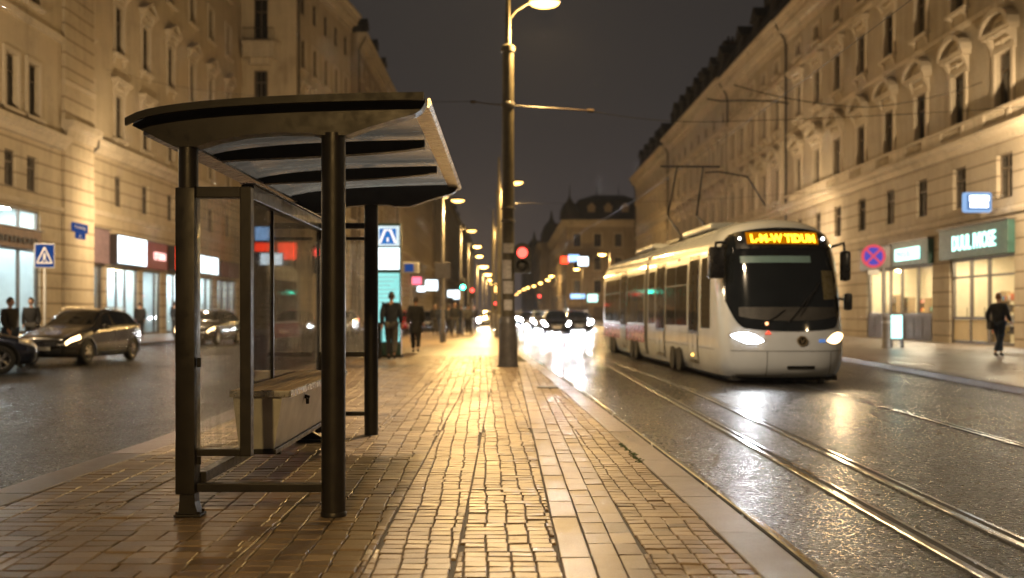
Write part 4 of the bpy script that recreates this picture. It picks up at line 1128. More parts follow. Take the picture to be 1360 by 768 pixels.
for k in range(10):
    y = 102 + k * 21
    street_lamp(far_lb, -2.3 - .0 * k + (k * .05), y, 6.0, 1, 'merging string of far lamps on the left', 3200 if k in (0, 1, 2, 4, 6) else 0, lens='lens_far')
RR_ = [(115, 11.1, 8.0, 'street lamp standing alone above the tram roof on the right'), (155, 11.0, 8.05, 'street lamp in front of the mansard-roofed block on the right'),
       (184, 8.4, 8.0, 'street lamp at the left edge of the mansard-roofed block')]
for y, x, h, lb in RR_: street_lamp(lb, x, y, h, -1, 'street lamps in the right row', 3600 if y < 120 else 1500, lens='lens_far', reach=.9)
for y, x, h in ((205, 8.6, 8.0), (227, 7.9, 8), (253, 7.1, 8), (277, 6.1, 8.2), (305, 5.5, 8.4), (340, 4.6, 8.4), (380, 4.0, 8.2)):
    street_lamp('far amber street lamp in the rising string right of the tall mast', x, y, h, -1, 'rising string of far lamps on the right', 0, lens='lens_far', reach=.9)
# unseen lamps added outside the frame on both pavements to light the two terraces
for y, x, pw in ((31.5, 17.0, 5200), (8, 13, 1500)):
    street_lamp('unseen tall lamp added on the right pavement to light the shop facades', x, y, 6.6, -1, 'lamps added out of frame on the right pavement', pw, WARM, reach=1.0)
for y, x, pw in ((26, -16.3, 5800), (10, -17, 1500)):
    street_lamp('unseen tall lamp added on the left pavement to light the shop facades', x, y, 6.6, 1, 'lamps added out of frame on the left pavement', pw, WARM, reach=1.0)
street_lamp('added lamp lighting the left terrace, hidden behind the front shelter post', -15.33, 48, 6.5, -1, None, 2600, WARM, reach=.28)  # extra lamp put out of sight behind the post to light the facade
street_lamp('added lamp lighting the right terrace, hidden behind the tram', 13.4, 56, 5.6, 1, None, 2600, WARM, reach=.28)  # another extra unseen lamp, put in for the right facades
# lamp hung from a span wire above the shelter, out of the top of the frame
sl_ = thing('suspended_lamp', 'amber street lamp hung from a span wire above the tram shelter', 'street lamp', (-.1, 13.6, 7.3))
lamp_head(sl_, 0, 0, 1.1, 'lens_amber')
mb = MB(); mb.cyl((0, 0, .12), (0, 0, .55), .015, None, 6); mb.build('hanger', 'wire', sl_)
spot('lamp_down_light', (-.1, 13.6, 6.9), (-.1, 13.6, 0), 3300, PALE, 146, .4, .12)
street_lamp('unseen lamp added behind the viewer to light the shelter front', -.6, -5.5, 6.1, 1, 'street lamps in the left row', 2600)  # unseen extra lamp, fills the shelter front and near paving
# traffic signal on the mast
def lens_disc(mb, c, r, n=18):
    vs = [(c[0], c[1] - .02, c[2])] + [(c[0] + r * math.cos(2 * PI * i / n), c[1], c[2] + r * math.sin(2 * PI * i / n)) for i in range(n)]
    mb.add(vs, [(0, 1 + i, 1 + (i + 1) % n) for i in range(n)])
def signal(label, loc, lit, h=.62, rz=0, post=None, two=True, bracket=None, s=1.0, hood='black_plastic'):
    root = thing('traffic_signal', label, 'traffic light', loc, rz)
    mb = MB(); n = 16; w = .2 * s
    prof = [(-w, -.36 * s), (w, -.36 * s), (w, .16 * s)] + [(w * math.cos(PI * k / n), .16 * s + w * math.sin(PI * k / n)) for k in range(1, n)] + [(-w, .16 * s)]
    mb.prism(prof, 'y', -.07, .1); mb.build('housing', 'black_plastic', root)
    lm = M['red_lens'] if lit == 'red' else M['green_lens']
    on = (0, .12 * s) if lit == 'red' else (0, -.2 * s); off = (0, -.2 * s) if lit == 'red' else (0, .12 * s)
    mb = MB(); lens_disc(mb, (on[0], -.075, on[1]), .125 * s); mb.build('lit_lens', lm, root, 60)
    mb = MB(); lens_disc(mb, (off[0], -.075, off[1]), .125 * s); mb.build('dark_lens', 'cab_dark', root, 60)
    for c in (on, off):
        mb = MB(); a0, a1, m = R(-20), R(200), 12
        for k in range(m):
            a, b = a0 + (a1 - a0) * k / m, a0 + (a1 - a0) * (k + 1) / m
            P = lambda t, rr, yy: (c[0] + rr * math.cos(t), yy, c[1] + rr * math.sin(t))
            mb.quad(P(a, .135 * s, -.07), P(b, .135 * s, -.07), P(b, .138 * s, -.25), P(a, .138 * s, -.25)); mb.quad(P(a, .147 * s, -.07), P(a, .15 * s, -.25), P(b, .15 * s, -.25), P(b, .147 * s, -.07))
        mb.build('visor', hood, root)
    if bracket: mb = MB(); mb.tube([(bracket, .05, .22 * s), (-w, .05, .22 * s)], .03, 6); mb.tube([(bracket, .05, -.28 * s), (-w, .05, -.28 * s)], .03, 6); mb.build('bracket', 'mast', root)
    if post: mb = MB(); mb.cyl((0, .05, -loc[2]), (0, .05, -.36 * s), .06, None, 10); mb.build('signal_post', 'mast', root, 40)
    return root
M['visor_orange'] = pmat('lit_orange_visor', (.35, .12, .04), .5)
signal('red-lit traffic signal mounted on the side of the tall lamp mast', (.05 + .34, 23.8, 2.60), 'red', bracket=-.2, s=1.0)
signal('green-lit signal over the walking crowd, left of the red one', (-2.42, 56, 2.9), 'green', post=True, s=.95)
signal('red-lit signal over the crowd, right of the green one', (-1.93, 57, 2.45), 'red', post=True, s=.9)
signal('red-lit signal on a low post half hidden behind the tall mast', (-.62, 60, 1.75), 'red', post=True, s=.7)
signal('red-lit signal beside the far tail lights, right of the tall mast', (4.3, 128, 3.2), 'red', post=True, s=1.5)

# ------------------------------------------------------------------ signs
# totem
M['teal_case'] = pmat('totem_case', (.02, .05, .045), .4)
tt = thing('info_totem', 'tall illuminated information totem with a blue emblem square on top, behind the man', 'sign', (-3.42, 28.9, 0))
mb = MB(); mb.bbox(-.38, .38, -.1, .1, .06, 3.88, .03); mb.build('case', 'teal_case', tt)
mb = MB(); mb.bbox(-.42, .42, -.16, .16, 0, .06, .01); mb.build('base', 'metal_black', tt)
for nm, z0, z1, mt in (('header_panel', 3.22, 3.80, 'white_lit'), ('blank_panel', 2.54, 3.17, 'white_lit'), ('lit_panel', .45, 2.44, 'teal_lit')):
    mb = MB(); mb.bbox(-.34, .34, -.118, -.102, z0, z1, .006); mb.build(nm, emat(nm + '_glow', (.80, .95, 1) if mt == 'white_lit' else (.35, .9, .85), {'header_panel': 1.0, 'blank_panel': 2.4, 'lit_panel': 1.0}[nm], .25, 2.0), tt)
mb = MB(); mb.box(-.24, .24, -.124, -.119, 3.28, 3.72); mb.build('emblem_square', emat('emblem_blue', (.03, .20, .62), .9), tt)
mb = MB()
for s in (-1, 1): mb.prism([(s * .03, 3.70), (s * .11, 3.70), (s * .27, 3.30), (s * .19, 3.30)][::s], 'y', -.13, -.1245)
mb.box(-.07, .07, -.1295, -.1245, 3.655, 3.70); mb.prism([(-.03, 3.34), (.03, 3.34), (.03, 3.46), (-.03, 3.46)], 'y', -.13, -.1245); mb.build('emblem', emat('emblem_white', (1, .92, .88), 1.3), tt)
mb = MB()
for k in range(7): mb.box(-.28, .28 - (k * 37 % 5) * .05, -.122, -.119, 2.3 - k * .12, 2.335 - k * .12)
mb.build('printed_lines', emat('print_line', (.5, .95, .9), .7), tt)
# panel on the lamp post, blue-grey direction sign
def flat_panel(name, label, loc, w, h, mat, pole=True, pz=None, cat='sign', tilt=0):
    r = thing(name, label, cat, (loc[0], loc[1], 0), tilt)
    mb = MB(); mb.bbox(-w / 2, w / 2, -.03, 0, loc[2] - h / 2, loc[2] + h / 2, .008); mb.build('panel', mat, r)
    mb = MB(); mb.box(-w / 2 + .05, w / 2 - .05, -.036, -.0305, loc[2] - h / 2 + .05, loc[2] + h / 2 - .05); mb.build('face', 'grey_paint' if mat == 'white_paint' else mat, r)
    if pole: mb = MB(); mb.cyl((0, .04, 0), (0, .04, loc[2] + h / 2), .04, None, 10); mb.build('post', 'mast', r, 40)
    else: mb = MB(); mb.box(-.1, .1, .002, .06, loc[2] - .1, loc[2] - .04); mb.box(-.1, .1, .002, .06, loc[2] + .06, loc[2] + .1); mb.build('clamp', 'mast', r)
    return r
flat_panel('grey_sign_panel', 'plain grey sign panel clamped to the nearest lamp post of the left row', (-2.73, 42.85, 3.1), .66, .68, 'grey_paint', False)
r = flat_panel('direction_sign', 'blue-grey sign board on a post right of the lit totem', (-4.15, 43.5, 3.25), .72, .48, 'white_paint')
mb = MB(); mb.box(-.27, .12, -.041, -.037, 3.08, 3.42); mb.build('blue_field', 'blue_sign', r)
# pedestrian crossing sign on the left
r = thing('crossing_sign', 'blue square crossing sign with white triangle on a white post by the left shop', 'sign', (-14.6, 31.5, 0), R(14))
mb = MB(); mb.cyl((0, .04, 0), (0, .04, 3.5), .045, None, 10); mb.build('post', 'white_paint', r, 40)
mb = MB(); mb.bbox(-.30, .30, -.02, .0, 2.7, 3.48, .02); mb.build('plate', 'white_paint', r)
mb = MB(); mb.box(-.275, .275, -.026, -.0215, 2.73, 3.45); mb.build('blue_field', 'blue_sign', r)
mb = MB(); t = [(-.22, 2.86), (.22, 2.86), (0, 3.36)]
for (a, b) in ((0, 1), (1, 2), (2, 0)):
    A, B = Vector(t[a]), Vector(t[b]); d = (B - A).normalized(); nn = Vector((-d.y, d.x)) * .022
    mb.prism([tuple(A - nn), tuple(B - nn), tuple(B + nn), tuple(A + nn)], 'y', -.0305 - a * .0006, -.0265)
mb.sphere((.0, -.028, 3.14), (.032, .006, .032), 8, 6)
mb.prism([(-.03, 2.98), (.03, 2.98), (.04, 3.11), (-.04, 3.11)], 'y', -.0318, -.0265)
mb.prism([(-.10, 2.885), (-.06, 2.885), (.0, 2.985), (-.03, 2.985)], 'y', -.0322, -.0265); mb.prism([(.06, 2.885), (.10, 2.885), (.03, 2.985), (.0, 2.985)], 'y', -.0322, -.0265)
mb.build('symbol', 'white_paint', r)
# street name plate on the pier
r = thing('street_name_plate', 'dark blue street name plate fixed to the ochre corner pier', 'sign', FL1.wat(1.2, -.76, 5.1), FL1.ang)
mb = MB(); mb.bbox(-.75, 1.0, -.05, 0, 0, .42, .02); mb.build('plate', 'blue_sign', r)
mb = MB(); mb.bbox(-.35, .75, -.04, 0, -.32, -.01, .02); mb.build('small_plate', 'blue_sign', r)
o = obj('lettering', text_mesh('Kaiserg.', .17, .01, 1.2), 'white_paint', r); o.location = (-.5, -.057, .12)
o = obj('lettering', text_mesh('IV.', .13, .01, .3), 'white_paint', r); o.location = (.0, -.047, -.25)
# left shop signs
sign_board(FL0, 'shop_sign', 'brown shop sign with dark script letters at the left edge', 36.2 - 28, 43.0 - 28, 3.95, 4.75, .35, 'sign_brown', 'shop signs on the left terrace', 'Kannon', 'letter_dark', .5, tw=.62, tx=.12)
sign_board(FL1, 'shop_sign', 'blank mauve sign board over the first shop beside the pier', 49.1 - 45.9, 52.0 - 45.9, 3.8, 5.55, .3, 'sign_purple', 'shop signs on the left terrace')
sign_board(FL1, 'shop_sign', 'brightly lit blank white lightbox in a dark case', 52.5 - 45.9, 56.8 - 45.9, 3.85, 5.45, .5, 'white_lit', 'shop signs on the left terrace', rim='letter_dark')
sign_board(FL1, 'shop_sign', 'dark red sign board with pale pink letters', 57.3 - 45.9, 60.9 - 45.9, 3.85, 5.4, .3, 'sign_red', 'shop signs on the left terrace', 'OTOBAN', 'pink_letter', .3, tw=.55, tx=.08)
sign_board(FL1, 'shop_sign', 'glowing red lightbox with a pale centre, left of the shelter post', 61.6 - 45.9, 66.0 - 45.9, 3.85, 5.45, .55, 'red_lit', 'shop signs on the left terrace', 'OFFO', 'warm_letter', .45, rim='letter_dark', tw=.5, tx=.14)
sign_board(FL1, 'shop_sign', 'white glowing lightbox seen through the shelter end glass', 66.4 - 45.9, 70.9 - 45.9, 3.9, 5.2, .5, 'white_lit', 'shop signs on the left terrace', rim='letter_dark')
sign_board(FL1, 'shop_sign', 'plain dark sign board next to the white lightbox behind the end glass', 72.4 - 45.9, 77.3 - 45.9, 3.9, 5.0, .3, 'sign_purple', 'shop signs on the left terrace')
# projecting blue crest sign high on the left, seen through the back glass
def lit_box(name, label, loc, w, h, mat, th=.35, group=None, rz=0, hang=True):
    r = thing(name, label, 'sign', loc, rz, group)
    mb = MB(); mb.bbox(-w / 2, w / 2, 0, th, -h / 2, h / 2, min(.06, h * .2)); mb.build('sign_case', 'metal_black', r)
    mb = MB(); mb.bbox(-w / 2 + .05, w / 2 - .05, -.03, -.002, -h / 2 + .05, h / 2 - .05, .012); mb.build('sign_face', mat, r)
    if hang: mb = MB(); mb.cyl((-w / 2 - .5, th / 2, 0), (-w / 2 + .02, th / 2, 0), .05, None, 8); mb.build('hanger', 'metal_black', r)
    return r
lit_box('lit_sign', 'violet and red projecting lightbox blurred behind the shelter back glass', (-18.0, 74, 7.15), 1.4, 1.1, 'blue_lit', .3)
lit_box('lit_sign', 'large red lightbox blurred behind the shelter back glass', (-16.8, 76.5, 6.0), 1.5, 1.4, 'red_lit', .3)
lit_box('lit_sign', 'wide white lightbox under the violet one behind the back glass', (-17.2, 73.0, 5.2), 1.7, .95, 'white_lit', .3)
lit_box('lit_sign', 'wide red strip lightbox under the violet one behind the back glass', (-18.0, 74.1, 6.15), 1.5, .75, 'red_lit', .3)
lit_box('lit_sign', 'pink round-cornered lightbox on the left row beyond the totem', (-13.5, 150, 6.07), 1.6, 1.2, 'pink_lit')
lit_box('lit_sign', 'white lightbox right of the pink one on the left row', (-13.3, 178, 6.15), 2.2, 1.9, 'white_lit')
lit_box('lit_sign', 'smaller white lightbox below the pink one on the left row', (-13.6, 160, 5.05), 1.4, .9, 'white_lit')
lit_box('lit_sign', 'white lightbox over the far crowd, left of the green signal', (-13.0, 235, 5.7), 1.6, 1.6, 'white_lit')
lit_box('lit_sign', 'second white lightbox over the far crowd under the green signal', (-11.6, 236, 5.5), 1.9, 2.1, 'white_lit')
# far right cluster
lit_box('lit_sign', 'red lightbox on the mansard block, left of the blue-white pair', (9.4, 160, 9.7), 1.3, 1.2, 'red_lit')
lit_box('lit_sign', 'blue-white lightbox in the far right cluster', (10.9, 160.2, 10.0), 1.8, 1.2, 'blue_lit')
lit_box('lit_sign', 'white round-cornered lightbox at the right end of the far cluster', (12.4, 160, 9.5), 1.7, 1.5, 'white_lit')
lit_box('lit_sign', 'mint green shop lightbox low on the mansard block near the tram', (14.0, 161, 3.6), 1.7, 1.3, 'teal_letter')
lit_box('lit_sign', 'pale strip lightbox beside the mint green one', (11.6, 161, 3.9), 2.4, .8, 'blue_lit')
# right shops
sign_board(FR1, 'shop_sign', 'dark green fascia with big mint neon letters over the right shop door', 66.6 - 42.6, 66.6 - 36.75, 3.5, 4.75, .28, 'sign_green', 'fascias of the right shops', 'DUUL IVIOSE', 'teal_letter', .5, tw=.62, tx=.05)
sign_board(FR1, 'shop_sign', 'dark green fascia with a mint lightbox over the glazed shop behind the tram mirror', 66.6 - 47.8, 66.6 - 43.7, 3.45, 4.55, .28, 'sign_green', 'fascias of the right shops')
lb = bpy.data.objects[[o.name for o in bpy.data.objects if o.name.startswith('shop_sign')][-1]]
mb = MB(); mb.bbox(-1.5, 1.25, -.36, -.30, .26, .82, .02); mb.build('lightbox', 'teal_letter', lb)
o = obj('lettering', text_mesh('MASUILOS', .3, .01, 2.2), emat('mint_dark_letter', (.2, .8, .6), 1.6), lb); o.location = (-1.2, -.368, .40)  # lettering in a darker mint than the lightbox
sign_board(FR1, 'shop_sign', 'plain dark fascia behind the round road sign', 66.6 - 52.2, 66.6 - 48.0, 3.45, 4.5, .25, 'shop_frame', 'fascias of the right shops')
r = thing('hanging_sign', 'rounded blue-white lit sign projecting from the right facade', 'sign', FR1.wat(66.6 - 37.6, -1.0, 5.45), 0)
mb = MB(); mb.bbox(-.55, .52, -.12, .12, -.38, .38, .10); mb.build('sign_case', emat('pale_blue_case', (.36, .58, .95), .9), r, 50)
mb = MB(); mb.bbox(-.44, .41, -.15, -.121, -.28, .28, .012); mb.build('sign_face', emat('deep_blue_face', (.12, .26, .62), .7), r)
mb = MB(); mb.bbox(-.36, .36, -.17, -.152, .03, .24, .008); mb.bbox(-.34, .34, -.17, -.152, -.20, -.03, .008); mb.build('lit_bar', emat('white_bar', (.9, .97, 1), 6), r)
mb = MB(); mb.cyl((.5, .0, .25), (.99, .0, .25), .03, None, 8); mb.cyl((.5, .0, -.25), (.99, .0, -.25), .03, None, 8); mb.build('bracket', 'steel', r)
# no stopping sign
r = thing('no_stopping_sign', 'round red and blue no-stopping sign on a grey post by the right shops', 'sign', (13.95, 36.8, 0), R(-8))
mb = MB(); mb.cyl((0, .05, 0), (0, .05, 3.7), .045, None, 10); mb.build('post', 'grey_paint', r, 40)
def disc(mb, c, r0, r1, y, n=28):
    for k in range(n):
        a, b = 2 * PI * k / n, 2 * PI * (k + 1) / n
        P = lambda t, q: (c[0] + q * math.cos(t), y, c[1] + q * math.sin(t))
        if r0 > 0: mb.quad(P(a, r0), P(b, r0), P(b, r1), P(a, r1))
        else: mb.add([(c[0], y, c[1]), P(a, r1), P(b, r1)], [(0, 1, 2)])
M['sign_red_glow'] = emat('retroreflective_red', (1, .12, .16), .75); M['sign_blue_glow'] = emat('blue_disc_glow', (.18, .15, .85), .55)  # sign faces emit, standing in for light they would send back
C_ = (-.35, 3.38)
mb = MB(); mb.cyl((C_[0], .0, C_[1]), (C_[0], .03, C_[1]), .44, None, 28); mb.box(-.35, 0, .01, .04, 3.36, 3.40); mb.build('backing', 'grey_paint', r)
mb = MB(); disc(mb, C_, .33, .44, -.004); mb.build('red_ring', 'sign_red_glow', r)
mb = MB(); disc(mb, C_, 0, .335, -.002); mb.build('blue_field', 'sign_blue_glow', r)
mb = MB()
for k, s in enumerate((-1, 1)):
    d = Vector((math.cos(R(45)) * s, math.sin(R(45)))); q = Vector((-d.y, d.x)) * .04; c = Vector(C_)
    mb.prism([tuple(c - d * .33 - q), tuple(c + d * .33 - q), tuple(c + d * .33 + q), tuple(c - d * .33 + q)], 'y', -.008 - k * .002, -.005)
mb.build('red_bar', 'sign_red_glow', r)
mb = MB(); mb.box(C_[0] - .2, C_[0] + .2, -.004, .03, 2.7, 2.88); mb.build('small_plate', 'white_paint', r)
# pavement board and bollard
r = thing('pavement_board', 'standing mint-lit advertising board on the right pavement', 'sign', (14.35, 36.6, 0), R(-6))
mb = MB(); mb.bbox(-.25, .25, -.05, .05, .28, 1.25, .02); mb.build('case', 'metal_black', r)
mb = MB(); mb.bbox(-.2, .2, -.065, -.052, .34, 1.2, .005); mb.build('lit_face', emat('board_glow', (.55, .98, .92), 2.2, .15, 5), r)
for s in (-1, 1): mb = MB(); mb.box(s * .2 - .03, s * .2 + .03, -.14, .14, .0, .28); mb.build('foot', 'metal_black', r)
r = thing('bollard', 'grey bollard left of the lit pavement board', 'bollard', (13.75, 36.0, 0))
mb = MB(); mb.lathe([(.17, 0), (.17, .03), (.15, .06), (.14, 1.05), (.15, 1.06), (.15, 1.15), (.09, 1.2)], 16); mb.build('shaft', 'grey_paint', r, 35)
mb = MB(); mb.lathe([(.145, .9), (.152, .91), (.152, .98), (.143, .99)], 16); mb.build('band', 'white_paint', r, 35)
r = thing('litter_bin', 'dark litter bin on the right pavement behind the tram corner', 'bin', (15.2, 50.0, 0))
mb = MB(); mb.lathe([(.26, 0.04), (.3, .1), (.32, .85), (.34, .88), (.34, .95), (.24, 1.0)], 18); mb.build('body', 'grey_paint', r, 35)
mb = MB(); mb.lathe([(.2, 0), (.2, .05)], 14); mb.build('foot', 'metal_black', r, 35)
r = thing('litter_bin', 'black litter bin beside the man in front of the lit totem', 'bin', (-3.72, 27.9, 0))
mb = MB(); mb.bbox(-.24, .24, -.22, .22, .05, .95, .03); mb.build('body', 'cab_dark', r)
mb = MB(); mb.bbox(-.26, .26, -.24, .24, .953, 1.02, .02); mb.build('lid', 'shop_frame', r)
mb = MB(); mb.box(-.2, .2, -.18, .18, 0, .05); mb.build('foot', 'metal_black', r)

# ------------------------------------------------------------------ overhead wires
def cable(name, label, pts, r, sag=0, n=10, group=None):
    out = []
    for a, b in zip(pts, pts[1:]):
        a, b = Vector(a), Vector(b)
        for k in range(n + 1):
            t = k / n; p = a.lerp(b, t); p.z -= sag * 4 * t * (1 - t); out.append(p)
    mb = MB(); base = Vector(pts[0]); mb.M = Matrix.Translation(-base); mb.tube(out, r, 5)
    o = mb.build(name, 'wire'); o.location = base
    return tag(o, label, 'overhead wire', group)
cable('contact_wire', 'thin overhead contact wire running above the tram', [(5.5, -4, 5.62), (5.4, 24, 5.6), (4.1, 52, 5.6), (2.0, 120, 5.6)], .006, .12)
cable('span_wire', 'span wire from the tall mast across the road to the right terrace', [(2.0, 23.9, 6.14), (5.4, 24.5, 6.0), (18.7, 29, 7.6)], .008, .1)
cable('span_wire', 'sagging span wire from the tall mast to the left terrace', [(-.85, 23.9, 6.36), (-20.9, 52, 14)], .008, .5)
cable('span_wire', 'span wire crossing to the right facade beside the upper right windows', [(7.2, 31.5, 8.5), (12, 33, 8.1), (18.4, 38.5, 10.2)], .016, .15)
cable('span_wire', 'thin span wire across the street behind the tall mast', [(-.36, 52, 7.0), (18.7, 56, 8.2)], .010, .25)
cable('span_wire', 'thick curved wire bracket over the tram roof', [(5.2, 26, 4.95), (5.6, 26.2, 5.0), (6.5, 26.8, 4.95), (7.3, 28, 4.3)], .022, 0)
def bracket(name, label, pts, r, base):
    mb = MB(); mb.M = Matrix.Translation(-Vector(base)); mb.tube(pts, r, 7)
    o = mb.build(name, 'wire', None, 50); o.location = base; return tag(o, label, 'wire bracket')
bracket('wall_bracket', 'long dark wire bracket reaching out from the right terrace above the tram', [(18.85, 66.3, 15.2), (17.8, 66, 15.3), (15.6, 65.5, 15.25), (14.2, 65.5, 15.2), (13.2, 65.3, 15.3)], .06, (18.85, 66.3, 15.2))
# ------------------------------------------------------------------ people
def skin_mesh(verts, edges, radii, sub=1, root=0):
    me = bpy.data.meshes.new('figure'); me.from_pydata(verts, edges, [])
    o = bpy.data.objects.new('figure', me); COL.objects.link(o)
    o.modifiers.new('Skin', 'SKIN')
    for i, r in enumerate(radii):
        sv = me.skin_vertices[0].data[i]; sv.radius = r if isinstance(r, tuple) else (r, r); sv.use_root = i == root
    o.modifiers['Skin'].use_smooth_shade = True
    s = o.modifiers.new('Sub', 'SUBSURF'); s.levels = sub; s.render_levels = sub
    bpy.context.view_layer.update()
    out = bpy.data.meshes.new_from_object(o.evaluated_get(bpy.context.evaluated_depsgraph_get()))
    bpy.data.objects.remove(o); bpy.data.meshes.remove(me)
    return out
def chain(graph):
    """graph: list of (key, parent key, (x, y, z), radius)"""
    idx = {}; vs, es, rs = [], [], []
    for k, p, c, r in graph:
        idx[k] = len(vs); vs.append(tuple(c)); rs.append(r)
        if p is not None: es.append((idx[p], idx[k]))
    return vs, es, rs
def pose(kind):
    """joints of a 1.75 m figure facing -y"""
    J = dict(hip=(0, 0, .93), waist=(0, .0, 1.08), chest=(0, .01, 1.28), neck=(0, .02, 1.47), head=(0, -.005, 1.63))
    def side(s, sh=(.19, .02, 1.40), el=(.232, .05, 1.13), wr=(.225, -.02, .90), hp=(.095, 0, .90), kn=(.10, -.02, .48), an=(.10, .02, .08)):
        for k, v in (('sh', sh), ('el', el), ('wr', wr), ('hp', hp), ('kn', kn), ('an', an)): J[k + s] = (v[0] * (1 if s == 'L' else -1), v[1], v[2])
    if kind == 'stand': side('L'); side('R', kn=(.10, -.01, .48))
    elif kind == 'walk': side('L', kn=(.09, -.16, .50), an=(.09, -.14, .09), el=(.232, .10, 1.14), wr=(.228, .10, .90)); side('R', kn=(.09, .02, .48), an=(.09, .22, .13), el=(.232, .0, 1.13), wr=(.228, -.14, .94))
    elif kind == 'stride': side('L', kn=(.08, -.22, .50), an=(.08, -.30, .10), el=(.24, .14, 1.15), wr=(.24, .08, .92)); side('R', kn=(.08, .06, .47), an=(.08, .36, .12), el=(.24, -.02, 1.14), wr=(.23, -.20, .98))
    elif kind == 'lean':
        J.update(chest=(0, -.10, 1.24), neck=(0, -.18, 1.42), head=(0, -.25, 1.56), waist=(0, -.02, 1.08))
        side('L', sh=(.19, -.14, 1.35), el=(.23, -.20, 1.08), wr=(.16, -.38, .98)); side('R', sh=(.19, -.14, 1.35), el=(.24, -.22, 1.09), wr=(.15, -.40, .99))
    return J
def person(name, label, loc, rz, kind='stand', height=1.75, coat='cloth_black', legs='cloth_grey', hair='hair_dark', coat_len=.80, long_hair=False, detail=True, skirt=None, group=None, bulk=1.0):
    root = thing(name, label, 'person', loc, rz, group); k_ = height / 1.75
    root.scale = (k_, k_, k_)
    J = pose(kind); V = lambda k: Vector(J[k]); mid = lambda a, b, t=.5: tuple(V(a).lerp(V(b), t))
    G = [('hip', None, J['hip'], (.125, .10)), ('waist', 'hip', J['waist'], (.115, .09)), ('chest', 'waist', J['chest'], (.135, .10)), ('neckb', 'chest', mid('chest', 'neck', .8), (.075, .06)), ('neck', 'neckb', J['neck'], .052), ('headb', 'neck', mid('neck', 'head', .5), .056)]
    for s in 'LR':
        G += [('sh' + s, 'chest', J['sh' + s], .062), ('el' + s, 'sh' + s, J['el' + s], .043), ('wr' + s, 'el' + s, J['wr' + s], .028),
              ('hp' + s, 'hip', J['hp' + s], .085), ('kn' + s, 'hp' + s, J['kn' + s], .055), ('an' + s, 'kn' + s, J['an' + s], .036)]
    me = skin_mesh(*chain(G), sub=1)
    mb = MB(); mb.add([v.co.copy() for v in me.vertices], [list(p.vertices) for p in me.polygons]); bpy.data.meshes.remove(me)
    h = V('head'); nf0 = len(mb.f)
    # head: skull and jaw in one surface, with nose, ears and eyes
    n, m = 18, 12; vs = []
    for a in range(m + 1):
        t = PI * a / m; z = -math.cos(t)
        for i in range(n):
            q = 2 * PI * i / n; x, y = math.sin(t) * math.cos(q), math.sin(t) * math.sin(q)
            w = .078 * (1 - .28 * max(0, -z) ** 1.3); d = .097 * (1 - .12 * max(0, -z))
            yy = y * d + (-.012 * max(0, -z) if y < .2 else .018 * max(0, -z) * -1)
            zz = z * .122
            if y < -.6 and abs(x) < .25 and -.32 < z < .08: yy -= .017
            if y < -.5 and .05 < z < .25 and .2 < abs(x) < .6: yy += .006
            vs.append((h.x + x * w, h.y + yy, h.z + zz))
    mb.add(vs, [(k * n + i, k * n + (i + 1) % n, (k + 1) * n + (i + 1) % n, (k + 1) * n + i) for k in range(m) for i in range(n)])
    for s in (-1, 1): mb.sphere((h.x + s * .078, h.y + .01, h.z - .01), (.012, .022, .032), 8, 6)
    if detail:
        for s in 'LR':
            w, e = V('wr' + s), V('el' + s); d = (w - e).normalized(); sx = 1 if s == 'L' else -1
            f = Vector((0, -1, 0)); f = (f - d * f.dot(d)).normalized(); inn = d.cross(f) * -sx
            c = w + d * .055
            mb.tube([w - d * .01, w + d * .03, w + d * .085], [.026, .034, .030], 8)
            for i, (o, L) in enumerate(((.027, .068), (.009, .078), (-.009, .073), (-.026, .056))):
                b = w + d * .08 + f * o
                mb.tube([b, b + d * L * .45 + inn * .006, b + d * L * .8 + inn * .024, b + d * L * .95 + inn * .042], [.0095, .009, .008, .006], 6)
            b = w + d * .03 + f * .028; mb.tube([b, b + d * .03 + f * .022, b + d * .062 + f * .022 + inn * .012], [.012, .011, .008], 6)
    bd = mb.build('body', 'skin', root, 70)
    bd.data.materials.append(M['hair_dark'])
    eb = MB()
    for s in (-1, 1): eb.sphere((h.x + s * .030, h.y - .086, h.z + .012), (.013, .008, .008), 8, 6)
    eb.box(h.x - .022, h.x + .022, h.y - .094, h.y - .086, h.z - .062, h.z - .054)
    ev = eb.mesh('eyes')
    b2 = bmesh.new(); b2.from_mesh(bd.data); nf = len(b2.faces); b2.from_mesh(ev); b2.faces.ensure_lookup_table()
    for i in range(nf, len(b2.faces)): b2.faces[i].material_index = 1
    b2.to_mesh(bd.data); b2.free(); bpy.data.meshes.remove(ev)
    # hair
    hb = MB(); vs = []; keep = []
    for a in range(m + 1):
        t = PI * a / m
        for i in range(n):
            q = 2 * PI * i / n; x, y, z = math.sin(t) * math.cos(q), math.sin(t) * math.sin(q), -math.cos(t)
            lo = 1.0
            j = 1.06 + .03 * math.sin(i * 2.3 + a * 1.7)
            zz = z * .122 * j
            if long_hair and z < 0 and y > -.1: zz = z * .20
            vs.append((h.x + x * .078 * j, h.y + .004 + y * .099 * j, h.z + .004 + zz))
    fs = []
    for k in range(m):
        for i in range(n):
            q = 2 * PI * (i + .5) / n; t = PI * (k + .5) / m; y, z = math.sin(t) * math.sin(q), -math.cos(t)
            if z > .42 or (y > -.15 and z > (-.95 if long_hair else -.35)) or (y > -.5 and z > .1): fs.append((k * n + i, k * n + (i + 1) % n, (k + 1) * n + (i + 1) % n, (k + 1) * n + i))
    hb.add(vs, fs); hb.build('hair', hair, root, 80)
    # jacket
    b = bulk
